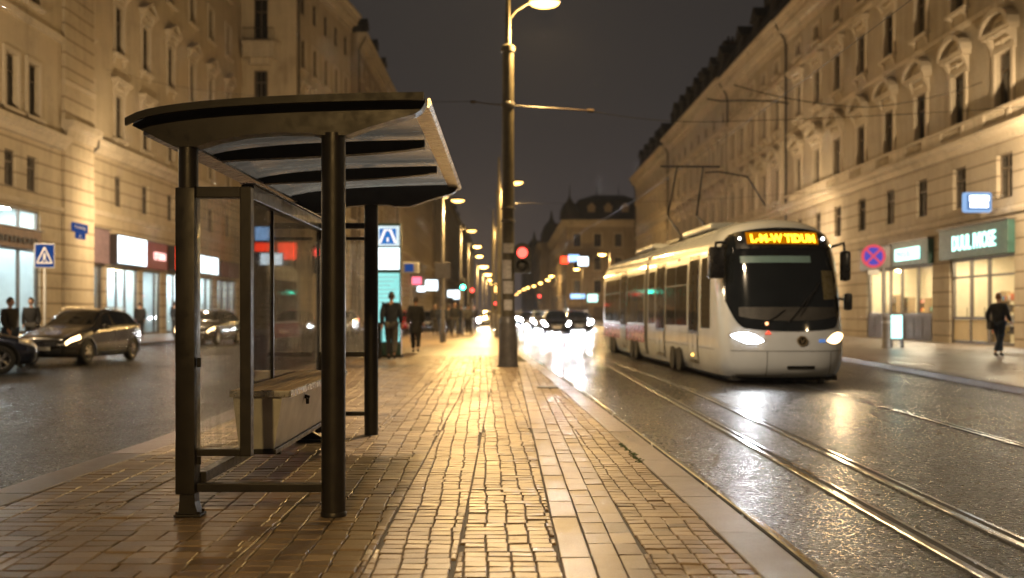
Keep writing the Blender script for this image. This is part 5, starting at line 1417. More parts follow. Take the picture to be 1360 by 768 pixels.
    G = [('chest', None, tuple(V('chest')), (.175 * b, .125 * b)), ('waist', 'chest', J['waist'], (.165 * b, .125 * b)), ('hip', 'waist', J['hip'], (.160 * b, .125 * b)), ('hem', 'hip', (J['hip'][0], J['hip'][1] + .005, coat_len), (.162 * b, .128 * b)),
         ('col', 'chest', mid('chest', 'neck', .62), (.15 * b, .095 * b)), ('neck', 'col', mid('chest', 'neck', 1.02), (.066, .06))]
    for s in 'LR':
        G += [('sh' + s, 'chest', J['sh' + s], .088 * b), ('el' + s, 'sh' + s, J['el' + s], .066 * b), ('cuff' + s, 'el' + s, mid('el' + s, 'wr' + s, .96), .048 * b)]
    obj('jacket', skin_mesh(*chain(G), sub=2), coat, root)
    # trousers
    G = [('hip', None, J['hip'], (.155, .12))]
    for s in 'LR':
        G += [('hp' + s, 'hip', J['hp' + s], .115), ('kn' + s, 'hp' + s, J['kn' + s], .088), ('an' + s, 'kn' + s, mid('kn' + s, 'an' + s, .93), .07)]
    obj('trousers', skin_mesh(*chain(G), sub=1), legs, root)
    if skirt:
        sk = MB(); sk.lathe([(.165, 1.0), (.19, .85), (.215, .66), (.21, .62)], 20); sk.build('skirt', skirt, root, 60)
    for s in 'LR':
        a = V('an' + s); up = V('kn' + s) - a; sb_ = MB()
        lift = max(0, a.z - .09); tl = lift * .9
        G = [('a', None, (a.x, a.y + .03, a.z - .01), .045), ('b', 'a', (a.x, a.y - .02, a.z - .045), .043), ('c', 'b', (a.x, a.y - .10, a.z - .055 - tl * .4), .040), ('d', 'c', (a.x, a.y - .17, a.z - .062 - tl * .5), .026), ]
        obj('shoe', skin_mesh(*chain(G), sub=1), 'shoe', root)
    return root
def bag(name, label, cat, loc, w, d, h, mat, handle=True, rz=0):
    r = thing(name, label, cat, loc, rz)
    mb = MB(); mb.bbox(-w / 2, w / 2, -d / 2, d / 2, 0, h, .03); mb.build('bag_body', mat, r, 40)
    if handle:
        for s in (-1, 1): mb = MB(); mb.tube([(-w * .25, s * d * .3, h), (-w * .2, s * d * .3, h + .13), (w * .2, s * d * .3, h + .13), (w * .25, s * d * .3, h)], .012, 6); mb.build('handle', mat, r)
    return r
person('person', 'man in a black jacket walking away in front of the lit totem', (-3.14, 27.3, 0), PI, 'walk', 1.86, 'cloth_navy', 'cloth_grey', 'hair_dark', .77, bulk=1.1)
person('person', 'woman in a dark coat and short skirt walking away beside the man', (-2.92, 32.2, 0), PI, 'walk', 1.79, 'cloth_black', 'cloth_black', 'hair_dark', .66, skirt='cloth_black', bulk=1.12)
person('person', 'auburn-haired person in a dark blue jacket striding past the right shop door', (14.45, 29.2, 0), R(128), 'stride', 1.86, 'cloth_navy', 'denim', 'hair_red', .80, bulk=1.05)
bag('shoulder_bag', 'small black bag carried behind the striding person on the right', 'bag', (14.12, 29.02, .80), .10, .30, .22, 'cloth_black')
person('person', 'person in a black coat standing by the dark red sign on the left pavement', (-18.5, 50.3, 0), R(200), 'stand', 1.82, 'cloth_black', 'cloth_black', 'hair_dark', .7, bulk=1.15)
person('person', 'dark-coated person half hidden behind the shelter post on the left pavement', (-17.35, 52.2, 0), R(150), 'stand', 1.85, 'cloth_black', 'cloth_grey', 'hair_dark', .7, bulk=1.15)
person('person', 'dark-haired person in a black jacket standing behind the blue car at the left edge', (-12.75, 25.6, ZR), R(75), 'walk', 1.80, 'cloth_black', 'denim', 'hair_dark', .82, bulk=1.1)
person('person', 'person in a dark coat farther back, right of the one at the blue car', (-14.6, 30.6, 0), R(10), 'stand', 1.75, 'cloth_black', 'cloth_grey', 'hair_dark', .8)
crowd = [(578, 57, 'leftmost dark figure of the crowd, left of the second lamp post', 'stand', 1.78), (586.5, 50, 'dark figure of the crowd just left of the slim lamp post', 'walk', 1.74), (596, 56, 'dark figure of the crowd just right of the slim lamp post', 'stand', 1.76), (604, 53, 'dark figure in the middle of the far crowd', 'walk', 1.84),
         (613, 58, 'dark figure of the crowd under the green signal', 'stand', 1.80), (622, 55, 'dark figure of the crowd under the red signal', 'walk', 1.76), (629, 60, 'rightmost dark figure of the crowd beside the bright headlamps', 'stand', 1.72)]
rr = random.Random(5)
for i, (pxx, Y, lb, kd, hh) in enumerate(crowd):
    person('person', lb, ((pxx - 672) * Y / 1322, Y, 0), PI if i % 3 else R(20), kd, hh, ['cloth_black', 'cloth_navy', 'cloth_grey'][i % 3], ['cloth_grey', 'denim', 'cloth_black'][i % 3], 'hair_dark', .75, detail=False, group='people walking in the far crowd', bulk=1.15)

# ------------------------------------------------------------------ cars
CT = dict(
    zt=[(-2.16, .60), (-2.10, .72), (-1.95, .80), (-1.4, .93), (-.95, 1.02), (-.80, 1.06), (-.45, 1.27), (-.05, 1.47), (.3, 1.53), (.8, 1.54), (1.3, 1.50), (1.65, 1.42), (1.85, 1.28), (2.02, 1.08), (2.10, .98), (2.16, .8)],
    zb=[(-2.16, .30), (-2.0, .22), (-1.5, .2), (1.6, .2), (2.0, .27), (2.16, .38)],
    zbelt=[(-2.16, .56), (-2.10, .68), (-1.95, .76), (-1.4, .86), (-.9, .93), (0, .97), (1, 1.02), (1.8, 1.05), (2.02, .98), (2.10, .9), (2.16, .72)],
    w=[(-2.16, .62), (-2.10, .73), (-1.9, .83), (-1.5, .88), (-.8, .89), (.5, .895), (1.4, .885), (1.85, .84), (2.05, .77), (2.16, .68)],
    wr=[(-2.16, .5), (-2.0, .60), (-1.4, .66), (-.95, .68), (-.8, .69), (-.45, .65), (0, .60), (.5, .60), (1.3, .575), (1.7, .56), (1.9, .58), (2.05, .60), (2.16, .55)])
def csec(y):
    zt, zb, zl, w, wr = (smooth_lerp(CT[k], y) for k in ('zt', 'zb', 'zbelt', 'w', 'wr'))
    zt = max(zt, zl + .02)
    return [(0, zb), (w * .86, zb), (w * .97, zb + .08), (w, zb + .24), (w * 1.0, (zb + zl) / 2 + .04), (w * .985, zl - .07), (w * .955, zl), (wr + (w * .955 - wr) * .12, zl + (zt - zl) * .86), (wr * .90, zt - .018), (wr * .5, zt), (0, zt + .006)]
def cpt(y, v, s=1, off=0):
    def raw(y, v):
        q = csec(y); i = min(int(v), len(q) - 2); f = v - i
        return Vector(((q[i][0] + (q[i + 1][0] - q[i][0]) * f) * s, y, q[i][1] + (q[i + 1][1] - q[i][1]) * f))
    p = raw(y, v)
    if off:
        a = raw(min(2.16, y + .01), v) - raw(max(-2.16, y - .01), v); b = raw(y, min(9.99, v + .02)) - raw(y, max(0, v - .02))
        nn = a.cross(b)
        if nn.length < 1e-9: nn = Vector((0, 0, 1))
        nn.normalize()
        if nn.dot(p - Vector((0, y * .8, .7))) < 0: nn = -nn
        p = p + nn * off
    return p
def cpatch(mb, ys, vs, s, off, warp=None):
    base = len(mb.v); P = []
    for y in ys:
        for v in vs:
            P.append(cpt(*(warp(y, v) if warp else (y, v)), s, off))
    nv = len(vs)
    mb.add(P, [(i * nv + j, i * nv + j + 1, (i + 1) * nv + j + 1, (i + 1) * nv + j) for i in range(len(ys) - 1) for j in range(nv - 1)])
WY = (-1.33, 1.32)
def wheel_meshes():
    t = MB(); pr = [(.205, -.10), (.24, -.105), (.30, -.10), (.328, -.075), (.333, -.03), (.333, .03), (.328, .075), (.30, .10), (.24, .105), (.205, .10)]
    n = 28; vs = [(z, r * math.cos(2 * PI * i / n), r * math.sin(2 * PI * i / n)) for r, z in pr for i in range(n)]
    t.add(vs, [(k * n + i, k * n + (i + 1) % n, (k + 1) * n + (i + 1) % n, (k + 1) * n + i) for k in range(len(pr) - 1) for i in range(n)])
    r = MB(); r.cyl((-.05, 0, 0), (.06, 0, 0), .205, None, 24, False)
    for k in range(5):
        a = 2 * PI * k / 5
        for d in (-.16, .16):
            p, q = a + d * .6, a + d
            r.tube([(.085, .05 * math.cos(p), .05 * math.sin(p)), (.07, .20 * math.cos(q), .20 * math.sin(q))], [.022, .018], 6)
    r.cyl((.05, 0, 0), (.10, 0, 0), .055, .045, 12)
    for k in range(24):
        a, b = 2 * PI * k / 24, 2 * PI * (k + 1) / 24
        r.quad((.075, .19 * math.cos(a), .19 * math.sin(a)), (.085, .215 * math.cos(a), .215 * math.sin(a)), (.085, .215 * math.cos(b), .215 * math.sin(b)), (.075, .19 * math.cos(b), .19 * math.sin(b)))
    hub = MB(); hub.cyl((-.03, 0, 0), (.0, 0, 0), .2, None, 20)
    return with_mat(t.mesh('tyre', 40), 'rubber'), with_mat(r.mesh('rim', 40), 'alloy'), with_mat(hub.mesh('brake_disc'), 'cab_dark')
def make_car(label, paint, loc, rz, lights='front', group=None, far=False):
    root = thing('parked_car' if not far else 'car', label, 'car', loc, rz, group)
    N_ = 88; ys = [-2.16 + 4.32 * k / N_ for k in range(N_ + 1)]
    vv = [i * .25 for i in range(41)]
    mb = MB()
    for s in (1, -1):
        P = [cpt(y, v, s) for y in ys for v in vv]; nv = len(vv); F_ = []
        for i in range(N_):
            for j in range(nv - 1):
                c = (P[i * nv + j] + P[(i + 1) * nv + j + 1]) / 2
                if 1 <= vv[j] < 6 and any(math.hypot(c.y - w, c.z - .33) < .385 for w in WY): continue
                F_.append((i * nv + j, i * nv + j + 1, (i + 1) * nv + j + 1, (i + 1) * nv + j))
        mb.add(P, F_)
    for y in (-2.16, 2.16):
        q = [cpt(y, v, 1) for v in vv] + [cpt(y, v, -1) for v in vv[::-1]]; mb.add(q, [tuple(range(len(q)))])
    body = mb.build('body', paint, root, 32, True)
    mb = MB()
    for w in WY:
        mb = MB(); mb.box(-.74, .74, w - .40, w + .40, .19, .78); mb.build('wheel_well', 'black_plastic', body)
        for s in (-1, 1):
            mb = MB()
            x = s * .865; pts = [(x + s * .02, w + .385 * math.cos(R(a)), .33 + .385 * math.sin(R(a))) for a in range(-18, 199, 12)]
            mb.tube(pts, .022, 6); mb.build('wheel_arch', 'black_plastic', body)
    wr = lambda y0, y1: [y0 + (y1 - y0) * k / 10 for k in range(11)]
    vs = [6.12 + .78 * k / 5 for k in range(6)]
    for s in (1, -1):
        for y0, y1, e0, e1 in ((-.62, .16, .30, 0), (.24, 1.02, 0, 0), (1.10, 1.62, 0, -.18)):
            mb = MB()
            def wp(y, v, y0=y0, y1=y1, e0=e0, e1=e1):
                t = (v - 6.12) / .78; f = (y - y0) / (y1 - y0); a = y0 + e0 * t * 1.35; b = y1 + e1 * t
                return a + (b - a) * f, v
            cpatch(mb, wr(y0, y1), vs, s, .006, wp); mb.build('side_window', 'tram_glass', root, 40)
        mb = MB(); mb.bbox(s * .86 if s > 0 else -.92, .92 if s > 0 else -.86, .02, .18, .89, .905, .004); mb.build('door_handle', 'alloy', root)
        mb = MB(); mb.sphere((s * 1.0, -.62, 1.02), (.10, .07, .075), 12, 8); mb.tube([(s * .86, -.60, .97), (s * .95, -.61, 1.0)], .025, 6); mb.build('wing_mirror', paint, root, 60)
        mb = MB()
        for y in (.2, 1.06): cpatch(mb, [y - .006, y + .006], [1.2 + .2 * k for k in range(24)], s, .002)
        mb.build('door_seam', 'seam', body)
        mb = MB(); cpatch(mb, wr(-.75, 1.5), [1.05, 1.5, 2.0, 2.4], s, .012); mb.build('sill_trim', 'black_plastic', root)
        mb = MB(); cpatch(mb, [-2.135 + .42 * k / 8 for k in range(9)], [4.75 + k * .2 for k in range(7)], s, .010, lambda y, v: (y, v + max(0, (y + 1.9)) * .35)); mb.build('headlight', ('head_far' if far else 'head_warm') if lights == 'front' else 'alloy', root, 50)
        mb = MB(); cpatch(mb, [1.86 + .26 * k / 6 for k in range(7)], [4.9 + k * .22 for k in range(7)], s, .012); mb.build('tail_light', 'tail_lit' if lights == 'rear' else 'tail_off', root, 50)
        mb = MB(); mb.tube([(s * .60, -.1, 1.49), (s * .605, .1, 1.565), (s * .60, 1.2, 1.55), (s * .58, 1.5, 1.49)], .016, 6); mb.build('roof_rail', 'alloy', root, 60)
    mb = MB()
    for s in (1, -1): cpatch(mb, [-.72 + .60 * k / 8 for k in range(9)], [7.5 + 2.5 * k / 8 for k in range(9)], s, .007, lambda y, v: (y, v + (.15 if v < 7.6 else 0)))
    mb.build('windscreen', 'tram_glass', root, 40, True)
    mb = MB()
    for s in (1, -1): cpatch(mb, [1.70 + .28 * k / 6 for k in range(7)], [7.5 + 2.5 * k / 8 for k in range(9)], s, .007)
    mb.build('rear_window', 'tram_glass', root, 40, True)
    mb = MB(); mb.bbox(-.42, .42, -2.20, -2.12, .50, .64, .015); mb.build('grille', 'black_plastic', root)
    mb = MB()
    for k in range(3): mb.box(-.40, .40, -2.208, -2.201, .525 + k * .036, .537 + k * .036)
    mb.build('grille_bar', 'alloy', root)
    mb = MB(); mb.bbox(-.52, .52, -2.185, -2.1, .30, .42, .015); mb.build('lower_intake', 'black_plastic', root)
    mb = MB(); mb.bbox(-.26, .26, -2.215, -2.19, .40, .50, .004); mb.build('number_plate', 'white_plate', root)
    mb = MB(); mb.bbox(-.26, .26, 2.165, 2.19, .60, .71, .004); mb.build('rear_plate', 'white_plate', root)
    mb = MB(); mb.bbox(-.70, .70, 2.1, 2.185, .36, .50, .02); mb.build('rear_bumper', 'black_plastic', root)
    t, r, h = cached('wheel', wheel_meshes)
    for s in (1, -1):
        for y in WY:
            w = bpy.data.objects.new('wheel', None); COL.objects.link(w); w.parent = root; w.location = (s * .785, y, .333); w.rotation_euler = (rnd.uniform(0, 6), 0, 0 if s > 0 else PI)
            for nm, me in (('tyre', t), ('rim', r), ('brake_disc', h)): obj(nm, me, None, w)
    return root
P_ = lambda n, c, metal=.6: pmat(n, c, .22, metal, .1, 1.5, 0, 1, .05, coat=.7)
M['paint_grey'] = P_('car_paint_grey', (.075, .07, .066)); M['paint_blue'] = P_('car_paint_blue', (.025, .032, .06)); M['paint_black'] = P_('car_paint_black', (.012, .012, .014), .3)
M['paint_silver'] = P_('car_paint_silver', (.35, .35, .36)); M['paint_red'] = P_('car_paint_red', (.32, .02, .02), .2); M['paint_white'] = P_('car_paint_white', (.6, .6, .6), 0)
gcar = make_car('grey estate car with its headlights on, waiting on the left road', 'paint_grey', (-12.2, 28.7, ZR), R(-5))
make_car('dark blue car cut by the left edge, in front of the grey estate', 'paint_blue', (-13.18, 22.73, ZR), R(127), None)
make_car('black car with lit headlights behind the shelter end glass', 'paint_black', (-13.2, 44.3, ZR), R(-3))
make_car('black car with red tail lights seen through the shelter back glass', 'paint_black', (-11.2, 52.5, ZR), R(0), 'rear')
make_car('silver car with red tail lights farther up the left road', 'paint_silver', (-10.2, 61.5, ZR), 0, 'rear')
make_car('dark red car with lit tail lights on the left road by the third lamp', 'paint_red', (-8.0, 74, ZR), 0, 'rear')
T_ = [(5.1, 72, 'dark grey car with white headlights just left of the tram', 'paint_grey', 'front'), (3.05, 84, 'silver car with glaring headlights in the left oncoming lane', 'paint_silver', 'front'), (5.6, 97, 'white car behind the dark grey one', 'paint_white', 'front'),
      (2.3, 108, 'black car behind the silver one with glaring headlights', 'paint_black', 'front'), (4.4, 126, 'red car with lit tail lights in the far right traffic', 'paint_red', 'rear'), (1.7, 142, 'farthest glaring car right of the tall mast', 'paint_white', 'front'),
      (-1.85, 95, 'car with dazzling headlights left of the tall mast at the end of the platform', 'paint_silver', 'front'), (3.4, 118, 'white car in the middle of the far headlights', 'paint_white', 'front'), (6.3, 84, 'black car closest to the right kerb in the far traffic', 'paint_black', 'front'), (.6, 124, 'grey car with glaring lights next to the tall mast', 'paint_grey', 'front'), (3.2, 165, 'farthest small silver car with white lights in the distance', 'paint_silver', 'front'), (.2, 175, 'farthest small dark car with white lights beside the mast', 'paint_black', 'front'), (-7.2, 92, 'car with red tail lights far up the left road', 'paint_grey', 'rear'), (6.2, 112, 'white car with red tail lights at the right of the far traffic', 'paint_white', 'rear'), (5.2, 150, 'distant red car between the far headlights', 'paint_red', 'rear'), (1.9, 190, 'tiny distant white car with glaring lights', 'paint_white', 'front'), (7.3, 98, 'grey car with headlights at the far right kerb', 'paint_grey', 'front'), (7.3, 62, 'dark car with dazzling headlights tucked beside the tram tail', 'paint_black', 'front')]
for x, y, lb, pt, lt in T_:
    if y == 62: x, y = 3.3, 66
    make_car(lb, pt, (x, y, ZR), R(rnd.uniform(-2, 2)), lt, 'oncoming cars in the far traffic', True)
    if lt == 'front': spot('car_headlight_beam', (x, y - 2.5, .65), (x * .8, y - 40, .6), 1800, (.88, .94, 1), 46, .8, .2)

# ------------------------------------------------------------------ tram
TL = 17.6; TD = 1.0; TN = 2.7
TW = [(.10, 1.08), (.22, 1.13), (.5, 1.17), (1.2, 1.175), (2.0, 1.165), (2.5, 1.14), (2.75, 1.09), (2.95, .98), (3.1, .80), (3.2, .52), (3.24, .2)]
TF = [(.10, .16), (.25, .04), (.5, .0), (.8, .02), (1.0, .05), (1.4, .15), (1.9, .28), (2.4, .42), (2.75, .54), (2.95, .66), (3.1, .86), (3.2, 1.15), (3.24, 1.5)]
tw = lambda z: smooth_lerp(TW, z); tf = lambda z: smooth_lerp(TF, z)
def front_y(x, z):
    q = min(1, abs(x) / tw(z)); return tf(z) + TD * (1 - (1 - q ** TN) ** (1 / TN))
def make_tram(label, loc, rz, low_red=True):
    root = thing('tram', label, 'tram', loc, rz)
    zs = [.10 + (3.24 - .10) * k / 46 for k in range(47)]
    th = [R(-90 + 180 * k / 40) for k in range(41)]
    def outline(z):
        w, f = tw(z), tf(z); pts = []
        sgn = lambda v: (v > 0) - (v < 0)
        for t in th:
            x = w * sgn(math.sin(t)) * abs(math.sin(t)) ** (2 / TN); y = f + TD * (1 - abs(math.cos(t)) ** (2 / TN)); pts.append((x, y, z))
        sd = [f + TD + (TL - f - TD) * k / 24 for k in range(1, 25)]
        return [(-w, y, z) for y in sd[::-1]] + pts + [(w, y, z) for y in sd]
    mb = MB(); O = [outline(z) for z in zs]; n = len(O[0]); vs = [p for o in O for p in o]
    mb.add(vs, [(k * n + i, k * n + i + 1, (k + 1) * n + i + 1, (k + 1) * n + i) for k in range(len(zs) - 1) for i in range(n - 1)] + [tuple(range((len(zs) - 1) * n, len(zs) * n)), tuple(range(n))] + [tuple(k * n for k in range(len(zs))) + tuple(k * n + n - 1 for k in range(len(zs) - 1, -1, -1))])
    body = mb.build('body', 'tram_white', root, 50)
    def conform(x0, x1, zlo, zhi, off, nx=24, nz=16):
        m = MB(); P = []
        for i in range(nx + 1):
            x = x0 + (x1 - x0) * i / nx; a, b = zlo(x), zhi(x)
            for j in range(nz + 1):
                z = a + (b - a) * j / nz; e = 1e-3
                q = front_y(x, z); dx = (front_y(x + e, z) - q) / e; dz = (front_y(x, z + e) - q) / e
                nn = Vector((dx, -1, dz)).normalized(); P.append(Vector((x, q, z)) + nn * off)
        m.add(P, [(i * (nz + 1) + j, i * (nz + 1) + j + 1, (i + 1) * (nz + 1) + j + 1, (i + 1) * (nz + 1) + j) for i in range(nx) for j in range(nz)])
        return m
    # windscreen with rounded lower corners
    WX = 1.10
    def zlo(x): q = abs(x) / WX; return .98 + .10 * q ** 2 + .55 * max(0, (q - .72) / .28) ** 2.4
    def zhi(x): q = abs(x) / WX; return 3.0 - .15 * q ** 2 - .28 * max(0, (q - .8) / .2) ** 2
    ws = conform(-WX, WX, zlo, zhi, .012, 40, 20).build('windscreen', 'tram_glass', root, 60)
    conform(-.86, .86, lambda x: 2.58, lambda x: 2.96 - .10 * x * x, .018, 30, 6).build('display_box', 'cab_dark', ws, 60)
    conform(-.82, .46, lambda x: 2.30, lambda x: 2.43, .018, 20, 4).build('sunblind', 'shade_teal', ws, 60)
    dp = conform(-.68, .66, lambda x: 2.665, lambda x: 2.895, .026, 24, 4).build('display_panel', 'led_dim', ws, 60)
    me = text_mesh('L-M-W TIDUM', .165, .004, 1.22, .035)
    for v in me.vertices:
        x, z = v.co.x - .62, v.co.z + 2.70
        v.co = Vector((x, front_y(x, z) - .055 + v.co.y, z))
    obj('destination_text', me, 'led', dp)
    for x in (-.80, .80): mb = MB(); mb.sphere((x, front_y(x, 2.79) - .04, 2.79), .026, 10, 6); mb.build('marker_lamp', emat('marker_white', (1, .95, .85), 12, sample=False) if x < 0 else M['head_lit'], root)
    # interior hints against the glass: dashboard, seat pillar, bright side window
    conform(.66, .92, lambda x: 1.55 + .05 * x, lambda x: 2.15, .016, 8, 8).build('cab_side_window', pmat('cab_side_glow', (.12, .10, .05), .3), ws, 60)
    conform(-.9, .9, lambda x: 1.18 + .12 * abs(x) ** 3, lambda x: 1.44, .016, 24, 4).build('dashboard', pmat('dash_grey', (.03, .028, .026), .6), ws, 60)
    mb = MB(); mb.tube([(x, front_y(x, z) - .045, z) for x, z in ((-.06, 1.16), (.12, 1.36), (.34, 1.62), (.52, 1.78))], .012, 6); mb.tube([(x, front_y(x, z) - .05, z) for x, z in ((.16, 1.28), (.34, 1.56), (.60, 1.92))], .009, 6); mb.build('wiper', 'black_plastic', root)
    mb = MB(); mb.tube([(x, front_y(x, z) - .045, z) for x, z in ((-.55, 1.12), (-.30, 1.26), (-.12, 1.40))], .012, 6); mb.build('wiper', 'black_plastic', root)
    # headlights, sloping almond shapes wrapping the corners
    for s, mt in ((-1, 'head_lit'), (1, 'head_warm')):
        x0, x1 = (-1.04, -.52) if s < 0 else (.66, 1.08)
        L = x1 - x0
        lo = lambda x: .70 + .10 * ((x - x0) / L if s > 0 else (x1 - x) / L) - .0 + .10 * abs((x - (x0 + x1) / 2) / (L / 2)) ** 2
        hi = lambda x: .90 + .10 * ((x - x0) / L if s > 0 else (x1 - x) / L) - .10 * abs((x - (x0 + x1) / 2) / (L / 2)) ** 2
        conform(x0 - .03, x1 + .03, lambda x: lo(min(max(x, x0), x1)) - .025, lambda x: hi(min(max(x, x0), x1)) + .025, .006, 16, 6).build('headlight_bezel', 'alloy', root, 60)
        conform(x0, x1, lo, hi, .02, 16, 6).build('headlight', mt, root, 60)
    conform(-1.05, 1.08, lambda x: .600, lambda x: .612, .003, 40, 1).build('panel_seam', 'seam', body, 60)
    for x in (-.47, .74): conform(x, x + .012, lambda q: .14, lambda q: .60, .003, 1, 8).build('panel_seam', 'seam', body, 60)
    conform(-.10, .42, lambda x: .27, lambda x: .33, .010, 10, 2).build('front_vent', 'metal_black', root, 60)
    # round badge with a plain mark, small blue badge, red marker triangle
    y = front_y(.18, .80)
    mb = MB()
    for k in range(20):
        a, b = 2 * PI * k / 20, 2 * PI * (k + 1) / 20
        for r0, r1, o0, o1 in ((.07, .10, .03, .03), (.10, .10, .03, 0), (.07, .07, .03, .01)):
            mb.quad((.18 + r0 * math.cos(a), y - o0, .80 + r0 * math.sin(a)), (.18 + r0 * math.cos(b), y - o0, .80 + r0 * math.sin(b)), (.18 + r1 * math.cos(b), y - o1, .80 + r1 * math.sin(b)), (.18 + r1 * math.cos(a), y - o1, .80 + r1 * math.sin(a)))
    mb.build('round_badge', 'gold', root)
    mb = MB(); mb.cyl((.18, y - .012, .80), (.18, y - .004, .80), .07, None, 18); mb.build('badge_field', 'cab_dark', root)
    mb = MB(); mb.prism([(.13, .84), (.155, .84), (.18, .785), (.205, .84), (.23, .84), (.19, .75), (.17, .75)], 'y', y - .03, y - .013); mb.build('badge_mark', 'gold', root)
    conform(.50, .64, lambda x: .77, lambda x: .83, .008, 6, 2).build('blue_badge', emat('small_blue_badge', (.2, .4, .9), .5), root, 60)
    y = front_y(-.44, .97); mb = MB(); mb.prism([(-.50, .93), (-.38, .93), (-.44, 1.0)], 'y', y - .03, y - .005); mb.build('marker_triangle', emat('marker_red', (1, .1, .05), 1.6), root)
    y = front_y(-.46, 1.10); mb = MB(); mb.sphere((-.46, y - .03, 1.13), .03, 8, 6); mb.build('marker_lamp', emat('marker_orange', (1, .45, .2), 4, sample=False), root)
    # sides
    for s in (-1, 1):
        def side(y0, y1, z0, z1, off, ny=2, nz=8):
            m = MB(); P = []
            for i in range(ny + 1):
                for j in range(nz + 1):
                    z = z0 + (z1 - z0) * j / nz; P.append((s * (tw(z) + off), y0 + (y1 - y0) * i / ny, z))
            m.add(P, [(i * (nz + 1) + j, i * (nz + 1) + j + 1, (i + 1) * (nz + 1) + j + 1, (i + 1) * (nz + 1) + j) for i in range(ny) for j in range(nz)]); return m
        side(1.55, 2.35, 1.02, 2.48, .006).build('cab_window', 'tram_glass', root)
        for y0, y1, nm in ((2.6, 3.55, 'door'), (6.3, 7.5, 'door'), (12.4, 13.6, 'door')):
            d = side(y0, y1, .24, 2.58, .008).build(nm, 'cab_dark', root)
            for a, b in ((y0 + .07, (y0 + y1) / 2 - .03), ((y0 + y1) / 2 + .03, y1 - .07)):
                side(a, b, .95, 2.48, .014).build('door_glass', 'tram_glass', d); side(a, b, .32, .88, .014).build('door_panel', 'tram_white', d)
        for y0, y1 in ((3.75, 4.95), (5.0, 6.15), (7.65, 8.55), (9.3, 10.4), (10.45, 11.4), (11.45, 12.25), (13.75, 14.8), (14.85, 16.0), (16.05, 17.2)):
            side(y0, y1, 1.05, 2.42, .006).build('side_window', 'tram_glass', root)
            m = side(y0 + .02, y1 - .02, 1.95, 1.98, .010, 1, 1); m.build('window_bar', 'cab_dark', root)
        side(8.7, 9.15, .2, 3.0, .004, 1, 16).build('bellows', 'rubber', root)
        for y in (3.65, 6.2, 7.6, 10.42, 12.3, 13.7, 15.9): side(y, y + .012, .2, 1.0, .003, 1, 4).build('panel_seam', 'seam', body)
        side(1.2, 8.7, .60, .612, .003, 4, 1).build('panel_seam', 'seam', body); side(1.2, 17.5, 2.62, 2.634, .003, 6, 1).build('panel_seam', 'seam', body)
        side(9.2, 17.5, .5, .98, .005, 4, 4).build('red_vehicle_band', 'band_red', root)  # red band stands in for the red vehicle beside the tail
        for y in (4.2, 10.2, 14.6):
            m = side(y, y + 1.4, .12, .5, .007, 1, 4); m.build('bogie_opening', 'undergear', root)
            for k in (.32, 1.08): m = MB(); m.cyl((s * 1.02, y + k, .27), (s * 1.195, y + k, .27), .27, None, 22); m.build('wheel', 'undergear', root, 40)
        for y, c in ((4.6, 'tail_lit'), (9.6, 'tail_lit')):
            m = MB(); m.bbox(s * 1.11 - .03, s * 1.11 + .03, y, y + .22, 2.52, 2.58, .01); m.build('side_marker', emat('side_marker_red', (1, .06, .05), 2.5, sample=False), root)
        m = MB(); m.sphere((s * 1.18, 3.1, .42), .03, 8, 6); m.build('side_marker', emat('side_marker_amber', (1, .6, .1), 6, sample=False), root)
        # mirrors
        m = MB()
        if s < 0:
            m.bbox(-1.42, -1.12, .52, .74, 2.0, 2.62, .06); m.tube([(-1.05, .75, 2.72), (-1.28, .62, 2.70), (-1.28, .63, 2.58)], .03, 6); m.build('mirror', 'cab_dark', root, 50)
        else:
            m.bbox(1.10, 1.28, .50, .70, 1.95, 2.55, .07); m.tube([(1.0, .8, 2.64), (1.17, .62, 2.70), (1.18, .6, 2.5)], .03, 6); m.build('mirror', 'cab_dark', root, 50)
            m = MB(); m.bbox(1.16, 1.31, .5, .66, 1.38, 1.72, .06); m.tube([(1.08, .7, 1.62), (1.22, .6, 1.58)], .025, 6); m.build('mirror', 'cab_dark', root, 50)
    # roof gear and underframe
    for a, b in ((3.4, 6.4), (10.4, 13.5)): m = MB(); m.bbox(-.72, .72, a, b, 3.2, 3.34, .05); m.build('roof_box', 'tram_white', root)
    m = MB()
    for s in (-1, 1): m.tube([(s * .45, 7.6, 3.28), (s * .40, 9.9, 4.1), (s * .35, 8.9, 5.35)], .03, 6)
    m.tube([(-.8, 8.9, 5.36), (.8, 8.9, 5.36)], .03, 6); m.box(-.6, .6, 7.4, 9.0, 3.22, 3.3); m.build('pantograph', 'metal_black', root)
    m = MB(); m.box(-1.0, 1.0, .5, TL - .1, -.0 + .02, .12); m.box(-.9, .9, 1.0, 3.6, .0, .10); m.build('underframe', 'undergear', root)
    m = MB(); m.box(.62, .70, .35, .5, -.06, .14); m.build('brake_hose', 'undergear', root)
    return root
make_tram('white two-section tram with amber destination display and lit headlights', (5.62, 19.5, ZR + .03), R(2.4)).scale = (1.07, 1, 1.035)
spot('tram_headlight_beam', (4.75, 19.3, .75), (4.4, 8, -.1), 160, (.92, .96, 1), 75, .8, .12)
spot('tram_headlight_beam', (6.5, 19.3, .75), (6.2, 8, -.1), 130, (1, .74, .42), 75, .8, .12)

